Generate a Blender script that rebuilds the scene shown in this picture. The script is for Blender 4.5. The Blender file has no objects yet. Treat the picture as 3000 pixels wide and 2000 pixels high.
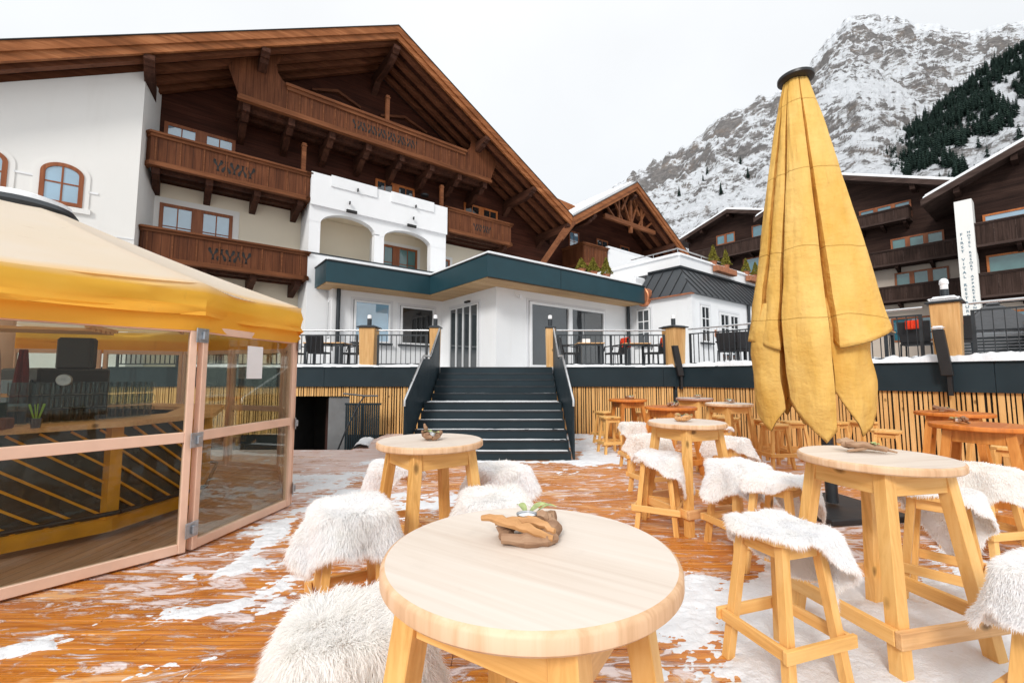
import bpy, bmesh, math, random
import numpy as np
from mathutils import Vector, Matrix
R = math.radians
sc = bpy.context.scene
COL = sc.collection
random.seed(7)
rng = np.random.default_rng(11)

# ---------------------------------------------------------------- noise (numpy)
def _hash(ix, iy, seed):
    h = (ix.astype(np.int64)*374761393 + iy.astype(np.int64)*668265263 + seed*974634777) & 0xffffffff
    h = ((h ^ (h >> 13))*1274126177) & 0xffffffff
    h = h ^ (h >> 16)
    return (h & 0xffff)/65535.0
def vnoise(x, y, seed=0):
    ix = np.floor(x); iy = np.floor(y); fx = x-ix; fy = y-iy
    fx = fx*fx*fx*(fx*(fx*6-15)+10); fy = fy*fy*fy*(fy*(fy*6-15)+10)
    a = _hash(ix, iy, seed); b = _hash(ix+1, iy, seed); c = _hash(ix, iy+1, seed); d = _hash(ix+1, iy+1, seed)
    return (a*(1-fx)+b*fx)*(1-fy)+(c*(1-fx)+d*fx)*fy
def fbm(x, y, octv=5, seed=0, gain=.5, ridged=False):
    s = 0*x; a = 1.; t = 0.
    for o in range(octv):
        v = vnoise(x, y, seed+o*17)
        if ridged: v = 1-np.abs(2*v-1)
        s = s+a*v; t += a; a *= gain
        x, y = (x*.8-y*.6)*2.03+5.1, (x*.6+y*.8)*2.03+1.7
    return s/t

# ---------------------------------------------------------------- mesh builder
class MB:
    """collects boxes, prisms, tubes; build() links them as ONE mesh object"""
    def __init__(s, tf=None):
        s.v = []; s.f = []; s.sm = []; s.tf = tf; s.mi = []; s.cur = 0
    def add(s, vs, fs, smooth=False):
        o = len(s.v)
        if s.tf: vs = [s.tf(*p) for p in vs]
        s.v += [tuple(p) for p in vs]
        s.f += [tuple(i+o for i in f) for f in fs]
        s.sm += [smooth]*len(fs); s.mi += [s.cur]*len(fs)
        return s
    def box(s, x0, x1, y0, y1, z0, z1):
        vs = [(x0,y0,z0),(x1,y0,z0),(x1,y1,z0),(x0,y1,z0),(x0,y0,z1),(x1,y0,z1),(x1,y1,z1),(x0,y1,z1)]
        return s.add(vs, [(0,3,2,1),(4,5,6,7),(0,1,5,4),(1,2,6,5),(2,3,7,6),(3,0,4,7)])
    def hexa(s, b, t):
        return s.add(list(b)+list(t), [(0,3,2,1),(4,5,6,7),(0,1,5,4),(1,2,6,5),(2,3,7,6),(3,0,4,7)])
    def leg(s, bx, by, tx, ty, z0, z1, w0, w1=None, rot=0):
        w1 = w1 or w0
        def q(cx, cy, w, z):
            c, n = math.cos(rot)*w/2, math.sin(rot)*w/2
            return [(cx+x*c-y*n, cy+x*n+y*c, z) for x, y in ((-1,-1),(1,-1),(1,1),(-1,1))]
        return s.hexa(q(bx,by,w0,z0), q(tx,ty,w1,z1))
    def beam(s, p, q, w, h, up=(0,0,1)):
        p = Vector(p); q = Vector(q); d = (q-p).normalized()
        up = Vector(up)
        sd = d.cross(up)
        if sd.length < 1e-4: sd = d.cross(Vector((1,0,0)))
        sd.normalize(); u2 = sd.cross(d).normalized()
        a, b = sd*w/2, u2*h/2
        return s.hexa([p-a-b, p+a-b, p+a+b, p-a+b][::-1], [q-a-b, q+a-b, q+a+b, q-a+b][::-1])
    def prism(s, poly, lo, hi, axis='z', smooth=False):
        """extrude polygon: axis z -> (x,y); axis y -> poly is (x,z); axis x -> poly is (y,z)"""
        n = len(poly)
        def P(a, b, c):
            return {'z': (a,b,c), 'y': (a,c,b), 'x': (c,a,b)}[axis]
        vs = [P(a,b,lo) for a, b in poly]+[P(a,b,hi) for a, b in poly]
        fs = [tuple(range(n))[::-1], tuple(range(n,2*n))]+[(i,(i+1)%n,n+(i+1)%n,n+i) for i in range(n)]
        if axis == 'y': fs = [f[::-1] for f in fs]
        return s.add(vs, fs, smooth)
    def tube(s, pts, r, n=8, smooth=True, cap=True):
        pts = [Vector(p) for p in pts]; m = len(pts)
        rs = r if isinstance(r, (list, tuple)) else [r]*m
        vs = []; fs = []
        prev = None
        for i, p in enumerate(pts):
            d = (pts[min(i+1,m-1)]-pts[max(i-1,0)]).normalized()
            if prev is None:
                a = d.cross(Vector((0,0,1)))
                if a.length < 1e-3: a = d.cross(Vector((1,0,0)))
            else: a = prev-d*prev.dot(d)
            a.normalize(); prev = a; b = d.cross(a)
            for k in range(n):
                t = 2*math.pi*k/n
                vs.append(p+(a*math.cos(t)+b*math.sin(t))*rs[i])
        for i in range(m-1):
            for k in range(n):
                fs.append((i*n+k, i*n+(k+1)%n, (i+1)*n+(k+1)%n, (i+1)*n+k))
        if cap: fs += [tuple(range(n))[::-1], tuple((m-1)*n+k for k in range(n))]
        return s.add(vs, fs, smooth)
    def lathe(s, prof, c=(0,0,0), n=32, smooth=True, closed=False):
        vs = []; fs = []; m = len(prof)
        for r, z in prof:
            for k in range(n):
                t = 2*math.pi*k/n
                vs.append((c[0]+r*math.cos(t), c[1]+r*math.sin(t), c[2]+z))
        for i in range(m-1):
            for k in range(n):
                fs.append((i*n+k, i*n+(k+1)%n, (i+1)*n+(k+1)%n, (i+1)*n+k))
        if not closed: fs += [tuple(range(n))[::-1], tuple((m-1)*n+k for k in range(n))]
        return s.add(vs, fs, smooth)
    def build(s, name, mat, parent=None, bevel=0, off=None, seg=1):
        if off is not None: s.v = [(a-off[0], b-off[1], c-off[2]) for a, b, c in s.v]
        me = bpy.data.meshes.new(name)
        me.from_pydata(s.v, [], s.f)
        me.polygons.foreach_set('use_smooth', s.sm)
        mats = mat if isinstance(mat, (list, tuple)) else [mat]
        for m in mats: me.materials.append(m)
        if len(mats) > 1: me.polygons.foreach_set('material_index', s.mi)
        bm = bmesh.new(); bm.from_mesh(me)
        bmesh.ops.recalc_face_normals(bm, faces=bm.faces)
        if bevel:
            es = [e for e in bm.edges if len(e.link_faces) == 2 and e.calc_face_angle(0) > .5]
            bmesh.ops.bevel(bm, geom=es, offset=bevel, segments=seg, affect='EDGES', clamp_overlap=True)
        bm.to_mesh(me); bm.free()
        if any(s.sm): me.set_sharp_from_angle(angle=R(38))
        me.update()
        o = bpy.data.objects.new(name, me); COL.objects.link(o)
        if parent: o.parent = parent
        return o

def np_mesh(name, V, F, mats, mi=None, smooth=True, parent=None, F3=None):
    """fast mesh from numpy: V (n,3), F (m,4) quads, F3 (k,3) tris"""
    me = bpy.data.meshes.new(name)
    nq = len(F) if F is not None else 0; nt = len(F3) if F3 is not None else 0
    me.vertices.add(len(V)); me.vertices.foreach_set('co', np.asarray(V, np.float32).ravel())
    loops = []
    if nq: loops.append(np.asarray(F, np.int32).ravel())
    if nt: loops.append(np.asarray(F3, np.int32).ravel())
    L = np.concatenate(loops)
    me.loops.add(len(L)); me.loops.foreach_set('vertex_index', L)
    st = np.concatenate([np.arange(nq)*4, nq*4+np.arange(nt)*3]).astype(np.int32)
    me.polygons.add(nq+nt); me.polygons.foreach_set('loop_start', st)
    me.polygons.foreach_set('use_smooth', np.full(nq+nt, smooth))
    for m in (mats if isinstance(mats, (list, tuple)) else [mats]): me.materials.append(m)
    if mi is not None: me.polygons.foreach_set('material_index', np.asarray(mi, np.int32))
    me.update(calc_edges=True); me.validate()
    o = bpy.data.objects.new(name, me); COL.objects.link(o)
    if parent: o.parent = parent
    return o

def tag(o, label=None, cat=None, group=None, kind=None):
    if label: o['label'] = label
    if cat: o['category'] = cat
    if group: o['group'] = group
    if kind: o['kind'] = kind
    return o
def empty(name, loc=(0,0,0), rz=0, label=None, cat=None, group=None):
    o = bpy.data.objects.new(name, None); COL.objects.link(o)
    o.location = loc; o.rotation_euler = (0,0,rz); o.empty_display_size = .2
    return tag(o, label, cat, group)
def copy_tree(o, parent=None):
    c = o.copy(); COL.objects.link(c); c.parent = parent
    for ch in list(o.children): copy_tree(ch, c)
    return c

# hotel grid: local x runs along the facade away to the right, local y goes into the building
GA = math.atan2(.6157, .7880)
def gw(a, d, z=0):
    return (.7880*a-.6157*d, .6157*a+.7880*d, z)
def groot(name, a, d, z, label, cat, group=None):
    o = empty(name, gw(a, d, z), GA, label, cat, group)
    return o, (a, d, z)

# ---------------------------------------------------------------- materials
class NT:
    def __init__(s, name):
        m = bpy.data.materials.new(name); m.use_nodes = True
        s.m = m; s.t = m.node_tree; s.n = s.t.nodes; s.l = s.t.links
        s.bsdf = s.n['Principled BSDF']; s.out = s.n['Material Output']
    def node(s, typ, **kw):
        n = s.n.new(typ)
        for k, v in kw.items():
            if k.startswith('i_'): s.set(n.inputs[k[2:].replace('_', ' ')], v)
            else: setattr(n, k, v)
        return n
    def set(s, sock, v):
        if hasattr(v, 'is_output') or isinstance(v, bpy.types.NodeSocket): s.l.new(v, sock)
        else: sock.default_value = v
    def obj(s): return s.node('ShaderNodeTexCoord').outputs['Object']
    def rnd(s): return s.node('ShaderNodeObjectInfo').outputs['Random']
    def mapping(s, vec, scale=(1,1,1), rot=(0,0,0), rand=0):
        n = s.node('ShaderNodeMapping'); s.l.new(vec, n.inputs['Vector'])
        n.inputs['Scale'].default_value = scale; n.inputs['Rotation'].default_value = rot
        if rand:
            c = s.node('ShaderNodeCombineXYZ'); r = s.math('MULTIPLY', s.rnd(), rand)
            for i in range(3): s.l.new(r, c.inputs[i])
            s.l.new(c.outputs[0], n.inputs['Location'])
        return n.outputs[0]
    def noise(s, vec, scale=5, detail=4, rough=.5, dist=0):
        n = s.node('ShaderNodeTexNoise')
        s.l.new(vec, n.inputs['Vector']); n.inputs['Scale'].default_value = scale
        n.inputs['Detail'].default_value = detail; n.inputs['Roughness'].default_value = rough
        n.inputs['Distortion'].default_value = dist
        return n.outputs['Fac']
    def voro(s, vec, scale=5, out='Distance'):
        n = s.node('ShaderNodeTexVoronoi'); s.l.new(vec, n.inputs['Vector']); n.inputs['Scale'].default_value = scale
        return n.outputs[out]
    def math(s, op, a, b=None, c=None):
        n = s.node('ShaderNodeMath', operation=op)
        for i, v in enumerate((a, b, c)):
            if v is not None: s.set(n.inputs[i], v)
        return n.outputs[0]
    def ramp(s, fac, stops, interp='LINEAR'):
        n = s.node('ShaderNodeValToRGB'); n.color_ramp.interpolation = interp
        e = n.color_ramp.elements
        while len(e) < len(stops): e.new(.5)
        for el, (p, c) in zip(e, stops):
            el.position = p; el.color = (*c, 1) if len(c) == 3 else c
        s.l.new(fac, n.inputs[0]); return n.outputs[0]
    def rng(s, v, a, b, c=0, d=1):
        n = s.node('ShaderNodeMapRange'); s.set(n.inputs[0], v)
        for i, x in enumerate((a, b, c, d)): n.inputs[i+1].default_value = x
        return n.outputs[0]
    def mix(s, f, a, b, mode='MIX'):
        n = s.node('ShaderNodeMix', data_type='RGBA', blend_type=mode)
        s.set(n.inputs[0], f)
        for i, v in ((6, a), (7, b)):
            if isinstance(v, tuple): v = (*v[:3], 1)
            s.set(n.inputs[i], v)
        return n.outputs[2]
    def bump(s, h, strength=.3, dist=.01):
        n = s.node('ShaderNodeBump'); n.inputs['Strength'].default_value = strength
        n.inputs['Distance'].default_value = dist; s.l.new(h, n.inputs['Height'])
        s.l.new(n.outputs[0], s.bsdf.inputs['Normal']); return n.outputs[0]
    def base(s, v, rough=.5, spec=None, metal=None):
        s.set(s.bsdf.inputs['Base Color'], (*v[:3], 1) if isinstance(v, tuple) else v)
        s.set(s.bsdf.inputs['Roughness'], rough)
        if spec is not None: s.bsdf.inputs['Specular IOR Level'].default_value = spec
        if metal is not None: s.bsdf.inputs['Metallic'].default_value = metal
        return s
    def xyz(s, vec):
        n = s.node('ShaderNodeSeparateXYZ'); s.l.new(vec, n.inputs[0]); return n.outputs

def wood(name, dark, mid, light, axis=2, grain=30, rough=.5, knots=True, bumpd=.002, plank=None, groove_axis=None, gdark=.35, spec=.3):
    n = NT(name); o = n.obj()
    scl = [grain, grain, grain]; scl[axis] = grain*.05
    v = n.mapping(o, scl, rand=7)
    g = n.noise(v, 1, 5, .6, .6)
    scl2 = [3, 3, 3]; scl2[axis] = .6
    g2 = n.noise(n.mapping(o, scl2, rand=11), 1, 3, .5)
    f = n.math('MULTIPLY_ADD', g2, .5, n.math('MULTIPLY', g, .6))
    col = n.ramp(f, [(.38, dark), (.55, mid), (.72, light)])
    if knots:
        sk = [5, 5, 5]; sk[axis] = 2.6
        k = n.voro(n.mapping(o, sk, rand=5), 1)
        k = n.math('ADD', k, n.math('MULTIPLY', n.noise(o, 60, 2), .03))
        col = n.mix(n.rng(k, .075, .15, .9, 0), col, tuple(c*.28 for c in dark))
    stn = n.noise(n.mapping(o, (3,3,3), rand=13), 1.6, 6, .7)
    col = n.mix(n.rng(stn, .55, .78, 0, .38), col, tuple(c*.62 for c in mid))
    r = n.rnd()
    col = n.mix(n.rng(r, 0, 1, 0, .22), col, tuple(c*.75 for c in mid))
    h = g
    if plank:
        # plank: board width along groove_axis; grooves and per-board tone
        x = n.xyz(o)[groove_axis]
        u = n.math('DIVIDE', x, plank)
        fr = n.math('ABSOLUTE', n.math('SUBTRACT', n.math('FRACT', u), .5))
        gr = n.rng(fr, .46, .5)
        w = n.node('ShaderNodeTexWhiteNoise', noise_dimensions='1D'); n.l.new(n.math('FLOOR', u), w.inputs['W'])
        col = n.mix(n.rng(w.outputs['Value'], 0, 1, 0, .35), col, tuple(c*.6 for c in mid))
        col = n.mix(gr, col, tuple(c*gdark for c in dark))
        h = n.math('SUBTRACT', n.math('MULTIPLY', g, .2), n.math('MULTIPLY', gr, 2.))
    n.base(col, rough, spec); n.bump(h, .5, bumpd)
    return n.m
def plain(name, c, rough=.5, metal=0, spec=.5, var=.12, scale=3, bump=0, bscale=60):
    n = NT(name); o = n.obj()
    f = n.noise(n.mapping(o, (1,1,1), rand=9), scale, 5, .6)
    col = n.mix(n.rng(f, .3, .7, 0, 1), tuple(x*(1-var) for x in c), tuple(min(1, x*(1+var)) for x in c))
    n.base(col, n.rng(f, .3, .7, rough*.85, min(1, rough*1.15)), spec, metal)
    if bump: n.bump(n.noise(o, bscale, 4, .6), .5, bump)
    return n.m
def plaster(name, c, dirt=(.55,.52,.47), amt=.3):
    n = NT(name); o = n.obj()
    a = n.noise(o, .5, 6, .65); b = n.noise(n.mapping(o, (2.5,2.5,.35)), 1, 5, .6)
    col = n.mix(n.rng(a, .35, .75, 0, .25), c, tuple(x*.86 for x in c))
    col = n.mix(n.rng(b, .55, .8, 0, amt), col, dirt)
    n.base(col, .85, .2); n.bump(n.noise(o, 40, 4, .7), .35, .006)
    return n.m
def pane_mat(name, c=(.02,.03,.035), ior=2.0, rough=.02):
    n = NT(name); o = n.obj()
    f = n.noise(n.mapping(o, (1,1,1), rand=3), 1.3, 2, .5)
    n.base(n.mix(f, c, tuple(x*2.2 for x in c)), rough)
    n.bsdf.inputs['IOR'].default_value = ior
    n.bump(n.noise(n.mapping(o, (1,1,1), rand=3), 1.1, 1, .4), .25, .02)
    return n.m
def glass_mat(name, tint=(.93,.97,.95), refl=1.0):
    n = NT(name)
    fr = n.node('ShaderNodeFresnel'); fr.inputs['IOR'].default_value = 1.5
    f = n.math('MULTIPLY', n.math('MINIMUM', n.math('MULTIPLY', fr.outputs[0], .42), .25), refl)
    tr = n.node('ShaderNodeBsdfTransparent'); tr.inputs[0].default_value = (*tint, 1)
    gl = n.node('ShaderNodeBsdfGlossy'); gl.inputs['Roughness'].default_value = .02
    mx = n.node('ShaderNodeMixShader'); n.l.new(f, mx.inputs[0]); n.l.new(tr.outputs[0], mx.inputs[1]); n.l.new(gl.outputs[0], mx.inputs[2])
    n.l.new(mx.outputs[0], n.out.inputs[0])
    return n.m
def snow_mat(name, c=(.78,.80,.825), bump=.016, scale=20):
    n = NT(name); o = n.obj()
    a = n.noise(o, scale, 6, .65); b = n.noise(o, 2.2, 4, .6)
    col = n.mix(n.rng(b, .35, .7, 0, .7), c, (c[0]*.84, c[1]*.83, c[2]*.83))
    sp = n.voro(n.mapping(o, (9,9,9)), 1); col = n.mix(n.rng(sp, .03, .09, .45, 0), col, (.42,.28,.2))
    n.base(col, .6, .35); n.bump(n.math('ADD', a, n.math('MULTIPLY', n.noise(o, 90, 3, .7), .35)), .8, bump)
    n.bsdf.inputs['Subsurface Weight'].default_value = 0
    return n.m

M = {}
M['pine'] = wood('pine_varnished', (.60,.29,.07), (.82,.47,.155), (.89,.57,.23), 2, 34, .42)
M['pine_x'] = wood('pine_varnished_x', (.60,.29,.07), (.82,.47,.155), (.89,.57,.23), 0, 34, .42)
M['pine_y'] = wood('pine_varnished_y', (.60,.29,.07), (.82,.47,.155), (.89,.57,.23), 1, 34, .42)
M['pine_weather'] = wood('pine_weathered', (.52,.28,.12), (.74,.44,.20), (.82,.54,.30), 0, 34, .6)
M['fascia'] = plain('dark_teal_fascia', (.015,.028,.036), .5, 0, .25, .15, 1.5, .001, 30)
M['teal'] = plain('teal_roof_edge', (.014,.048,.062), .42, 0, .35, .12, 1.2, .001, 30)
M['anthracite'] = plain('anthracite_metal', (.03,.036,.042), .4, .3, .5, .2, 6)
M['black'] = plain('black_plastic', (.012,.012,.013), .45)
M['steel'] = plain('brushed_steel', (.62,.63,.64), .3, .9, .5, .1, 8)
M['galv'] = plain('galvanised_steel', (.42,.46,.5), .42, .75, .5, .25, 20, .001, 80)
M['white'] = plaster('white_plaster', (.80,.81,.82), amt=.12)
M['offwhite'] = plaster('offwhite_plaster', (.78,.77,.74), amt=.16)
M['cream'] = plaster('cream_plaster', (.78,.70,.56), amt=.12)
M['whiteframe'] = plain('white_window_frame', (.78,.79,.8), .35, var=.04)
M['pane'] = pane_mat('window_pane', (.018,.024,.028), 2.1)
M['pane_sky'] = pane_mat('window_pane_sky_tint', (.12,.22,.30), 3.0)  # blue base colour stands in for reflected sky
M['pane_dark'] = pane_mat('window_pane_dark', (.012,.012,.012), 1.7)
M['pane_blue'] = pane_mat('window_pane_blue', (.02,.09,.12), 2.3)
M['pane_curtain'] = pane_mat('window_pane_curtain', (.05,.11,.11), 1.9)
M['glass'] = glass_mat('clear_glass', (.86,.88,.85), 1.0)
M['hwall'] = wood('dark_wall_boards', (.026,.008,.005), (.060,.019,.011), (.10,.034,.019), 0, 14, .6, False, .004, .17, 2, spec=.12)
M['hboard'] = wood('balcony_boards', (.062,.021,.010), (.130,.045,.020), (.20,.074,.033), 2, 18, .5, False, .004, .22, 0, spec=.12)
M['hbeam'] = wood('roof_beams', (.028,.012,.008), (.065,.026,.016), (.11,.045,.026), 1, 14, .6, False, .004, spec=.12)
M['hrail'] = wood('balcony_rail_wood', (.09,.032,.014), (.175,.064,.027), (.27,.105,.046), 0, 16, .5, False, .003, spec=.12)
M['hrafter'] = wood('rafter_wood', (.07,.025,.013), (.145,.053,.026), (.21,.08,.04), 0, 12, .55, False, .003, spec=.12)
M['hsoffit'] = wood('soffit_boards', (.022,.008,.005), (.052,.018,.011), (.09,.03,.017), 1, 12, .6, False, .003, .16, 0, spec=.12)
M['verge'] = wood('bargeboard_wood', (.15,.052,.018), (.28,.10,.036), (.42,.17,.07), 0, 12, .45, False, .003, spec=.12)
M['wframe'] = wood('brown_window_frame', (.17,.05,.018), (.27,.085,.032), (.36,.13,.05), 2, 16, .4, False, .001)
M['wframe_or'] = wood('orange_window_frame', (.32,.09,.02), (.46,.14,.035), (.56,.2,.06), 2, 16, .4, False, .001)
M['dkwall'] = wood('blackened_wall_boards', (.014,.007,.005), (.032,.016,.012), (.055,.03,.022), 1, 10, .7, False, .004, .2, 2, spec=.12)
M['dkboard'] = wood('blackened_balcony_boards', (.018,.010,.008), (.045,.026,.02), (.075,.046,.038), 2, 10, .7, False, .004, .18, 1, spec=.12)
M['dkrail'] = wood('blackened_rail', (.022,.013,.01), (.055,.034,.028), (.09,.06,.05), 1, 10, .6, False, .003, spec=.12)
M['pinkplaster'] = plaster('warm_grey_plaster', (.52,.44,.37), amt=.2)
M['soffit_pine'] = wood('pine_soffit', (.42,.24,.11), (.56,.35,.17), (.66,.45,.25), 0, 12, .6, False, .002, .12, 1)
M['tframe'] = plain('salmon_tent_frame', (.78,.54,.41), .5, 0, .4, .07, 4, .0005)
M['tyellow'] = plain('yellow_frame_paint', (.72,.34,.02), .45, 0, .4, .15, 6, .001)
M['leaf'] = plain('leaf_green', (.13,.22,.04), .6, 0, .3, .5, 40)
M['olive'] = plain('shrub_olive', (.19,.17,.03), .8, 0, .1, .5, 18)
M['terracotta'] = plain('terracotta', (.36,.15,.08), .8, 0, .2, .25, 8)
M['candle'] = plain('candle_wax', (.8,.84,.88), .35, 0, .5, .04)
M['redblanket'] = plain('red_blanket', (.68,.055,.02), .9, 0, .2, .2, 30, .003, 90)
M['pinkblanket'] = plain('rose_blanket', (.42,.16,.12), .9, 0, .2, .2, 30, .003, 90)
M['wicker'] = plain('black_wicker', (.02,.02,.022), .6, 0, .4, .4, 60, .004, 120)
M['copper'] = plain('copper', (.72,.27,.13), .35, .7, .5, .2, 6)
M['snow'] = snow_mat('snow')
M['snow_roof'] = snow_mat('roof_snow', (.88,.90,.92), .03, 5)
M['frost'] = plain('frosted_lamp', (.85,.86,.87), .3, 0, .5, .03)
M['interior'] = plain('dark_interior', (.015,.014,.013), .8)
M['paper'] = plain('white_paper', (.82,.84,.86), .6, var=.03)
M['greydoor'] = plain('grey_door', (.16,.165,.17), .5)

M['reveal'] = plaster('grey_white_reveal', (.70,.71,.73), amt=.1)
M['pane_refl'] = pane_mat('window_pane_reflecting', (.02,.025,.028), 2.0)
# ================================================================ hotel grid buildings
def cutout_shades(root_part, a0, z0, n, d, off, s=.30, mat=None):
    """row of alternating Y shaped tulip pieces, dark colour standing for the shade inside cuttings"""
    mb = MB()
    for i in range(n):
        f = 1 if i % 2 == 0 else -1
        a = a0+i*s*.62
        def q(pts):
            P = [(a+x*s, z0+f*y*s) for x, y in pts]
            mb.prism(P, d, d+.012, 'y')
        q([(-.07,-.5),(.07,-.5),(.07,-.02),(-.07,-.02)])
        q([(-.07,-.08),(.0,-.16),(-.18,.5),(-.36,.42),(-.34,.22)])
        q([(.07,-.08),(.0,-.16),(.18,.5),(.36,.42),(.34,.22)])
        q([(-.15,-.5),(.15,-.5),(.0,-.34)])
        q([(-.38,.36),(-.2,.36),(-.16,.5),(-.3,.56)]); q([(.38,.36),(.2,.36),(.16,.5),(.3,.56)])
    return mb.build('cutout', mat or M['interior'], root_part, off=off)  # solid raised pieces, painted dark like the shade seen through openings

def window(parent, off, s0, s1, z0, z1, d, tf=None, leaves=2, nx=2, nz=2, frame='wframe', pane='pane', fw=.09, mw=.035, proud=.05, surround=None, sw=.14, arch=False, mid=None, sill=None):
    """framed window; s runs left to right, d is the wall surface, depth negative = towards viewer"""
    f = MB(tf)
    if mid is None: mid = fw*1.6
    W = s1-s0; lw = (W-2*fw-mid*(leaves-1))/leaves
    if arch:
        cz = z1-W/2*.72; n = 20; rx = W/2; rz = W/2*.72; cs = (s0+s1)/2
        out = [(cs+rx*math.cos(t), cz+rz*math.sin(t)) for t in [math.pi*k/n for k in range(n+1)]]
        inn = [(cs+(rx-fw)*math.cos(t), cz+(rz-fw)*math.sin(t)) for t in [math.pi*k/n for k in range(n+1)]]
        for i in range(n):
            f.prism([out[i], out[i+1], inn[i+1], inn[i]], d-proud, d+.02, 'y')
        f.box(s0, s0+fw, d-proud, d+.02, z0, cz); f.box(s1-fw, s1, d-proud, d+.02, z0, cz)
        f.box(s0+fw, s1-fw, d-proud, d+.02, z0, z0+fw)
        f.box(cs-mw/2, cs+mw/2, d-proud*.8, d+.01, z0+fw, z1-fw)
        f.box(s0+fw, s1-fw, d-proud*.7, d+.01, z0+(z1-z0)*.5, z0+(z1-z0)*.5+mw)
        w = f.build('window', M[frame], parent, off=off)
        p = MB(tf); p.prism([(s0+fw, z0+fw), (s1-fw, z0+fw)]+inn, d-.02, d-.008, 'y')
        p.build('pane', M[pane], w, off=off)
        if surround:
            q = MB(tf); o2 = [(cs+(rx+sw)*math.cos(t), cz+(rz+sw)*math.sin(t)) for t in [math.pi*k/n for k in range(n+1)]]
            for i in range(n): q.prism([o2[i], o2[i+1], out[i+1], out[i]], d-.025, d+.01, 'y')
            q.box(s0-sw, s0, d-.025, d+.01, z0-.02, cz); q.box(s1, s1+sw, d-.025, d+.01, z0-.02, cz)
            q.box(s0-sw-.05, s1+sw+.05, d-.07, d+.01, z0-.16, z0-.02)
            q.build('surround', M[surround], w, off=off)
        return w
    f.box(s0, s1, d-proud, d+.02, z1-fw, z1); f.box(s0, s1, d-proud, d+.02, z0, z0+fw)
    f.box(s0, s0+fw, d-proud, d+.02, z0+fw, z1-fw); f.box(s1-fw, s1, d-proud, d+.02, z0+fw, z1-fw)
    p = MB(tf)
    for k in range(leaves):
        a = s0+fw+k*(lw+mid)
        if k: f.box(a-mid, a, d-proud*1.2, d+.02, z0+fw, z1-fw)
        for i in range(1, nx): f.box(a+lw*i/nx-mw/2, a+lw*i/nx+mw/2, d-proud*.7, d+.01, z0+fw, z1-fw)
        for i in range(1, nz):
            zz = z0+fw+(z1-z0-2*fw)*i/nz
            f.box(a, a+lw, d-proud*.6, d+.01, zz-mw/2, zz+mw/2)
        p.box(a, a+lw, d-.02, d-.008, z0+fw, z1-fw)
    w = f.build('window', M[frame], parent, off=off)
    p.build('pane', M[pane], w, off=off)
    if frame == 'whiteframe':
        q = MB(tf); q.box(s0-.02, s1+.02, d-.012, d+.01, z0-.01, z1+.02); q.build('shadow_gap', M['anthracite'], w, off=off)  # dark box behind the frame, its colour stands for the shadow gap
        q = MB(tf); q.box(s0-.12, s0-.021, d-.02, d+.01, z0, z1+.12); q.box(s1+.021, s1+.12, d-.02, d+.01, z0, z1+.12); q.box(s0-.021, s1+.021, d-.0205, d+.01, z1+.021, z1+.12); q.build('surround', M['reveal'], w, off=off)
    if surround:
        q = MB(tf)
        q.box(s0-sw, s1+sw, d-.03, d+.01, z1, z1+sw); q.box(s0-sw, s0, d-.03, d+.01, z0-.05, z1); q.box(s1, s1+sw, d-.03, d+.01, z0-.05, z1)
        q.build('surround', M[surround], w, off=off)
    if sill:
        q = MB(tf); q.box(s0-.08, s1+.08, d-.16, d+.01, z0-.07, z0-.005); q.build('sill', M[sill], w, off=off)
    return w

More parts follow.
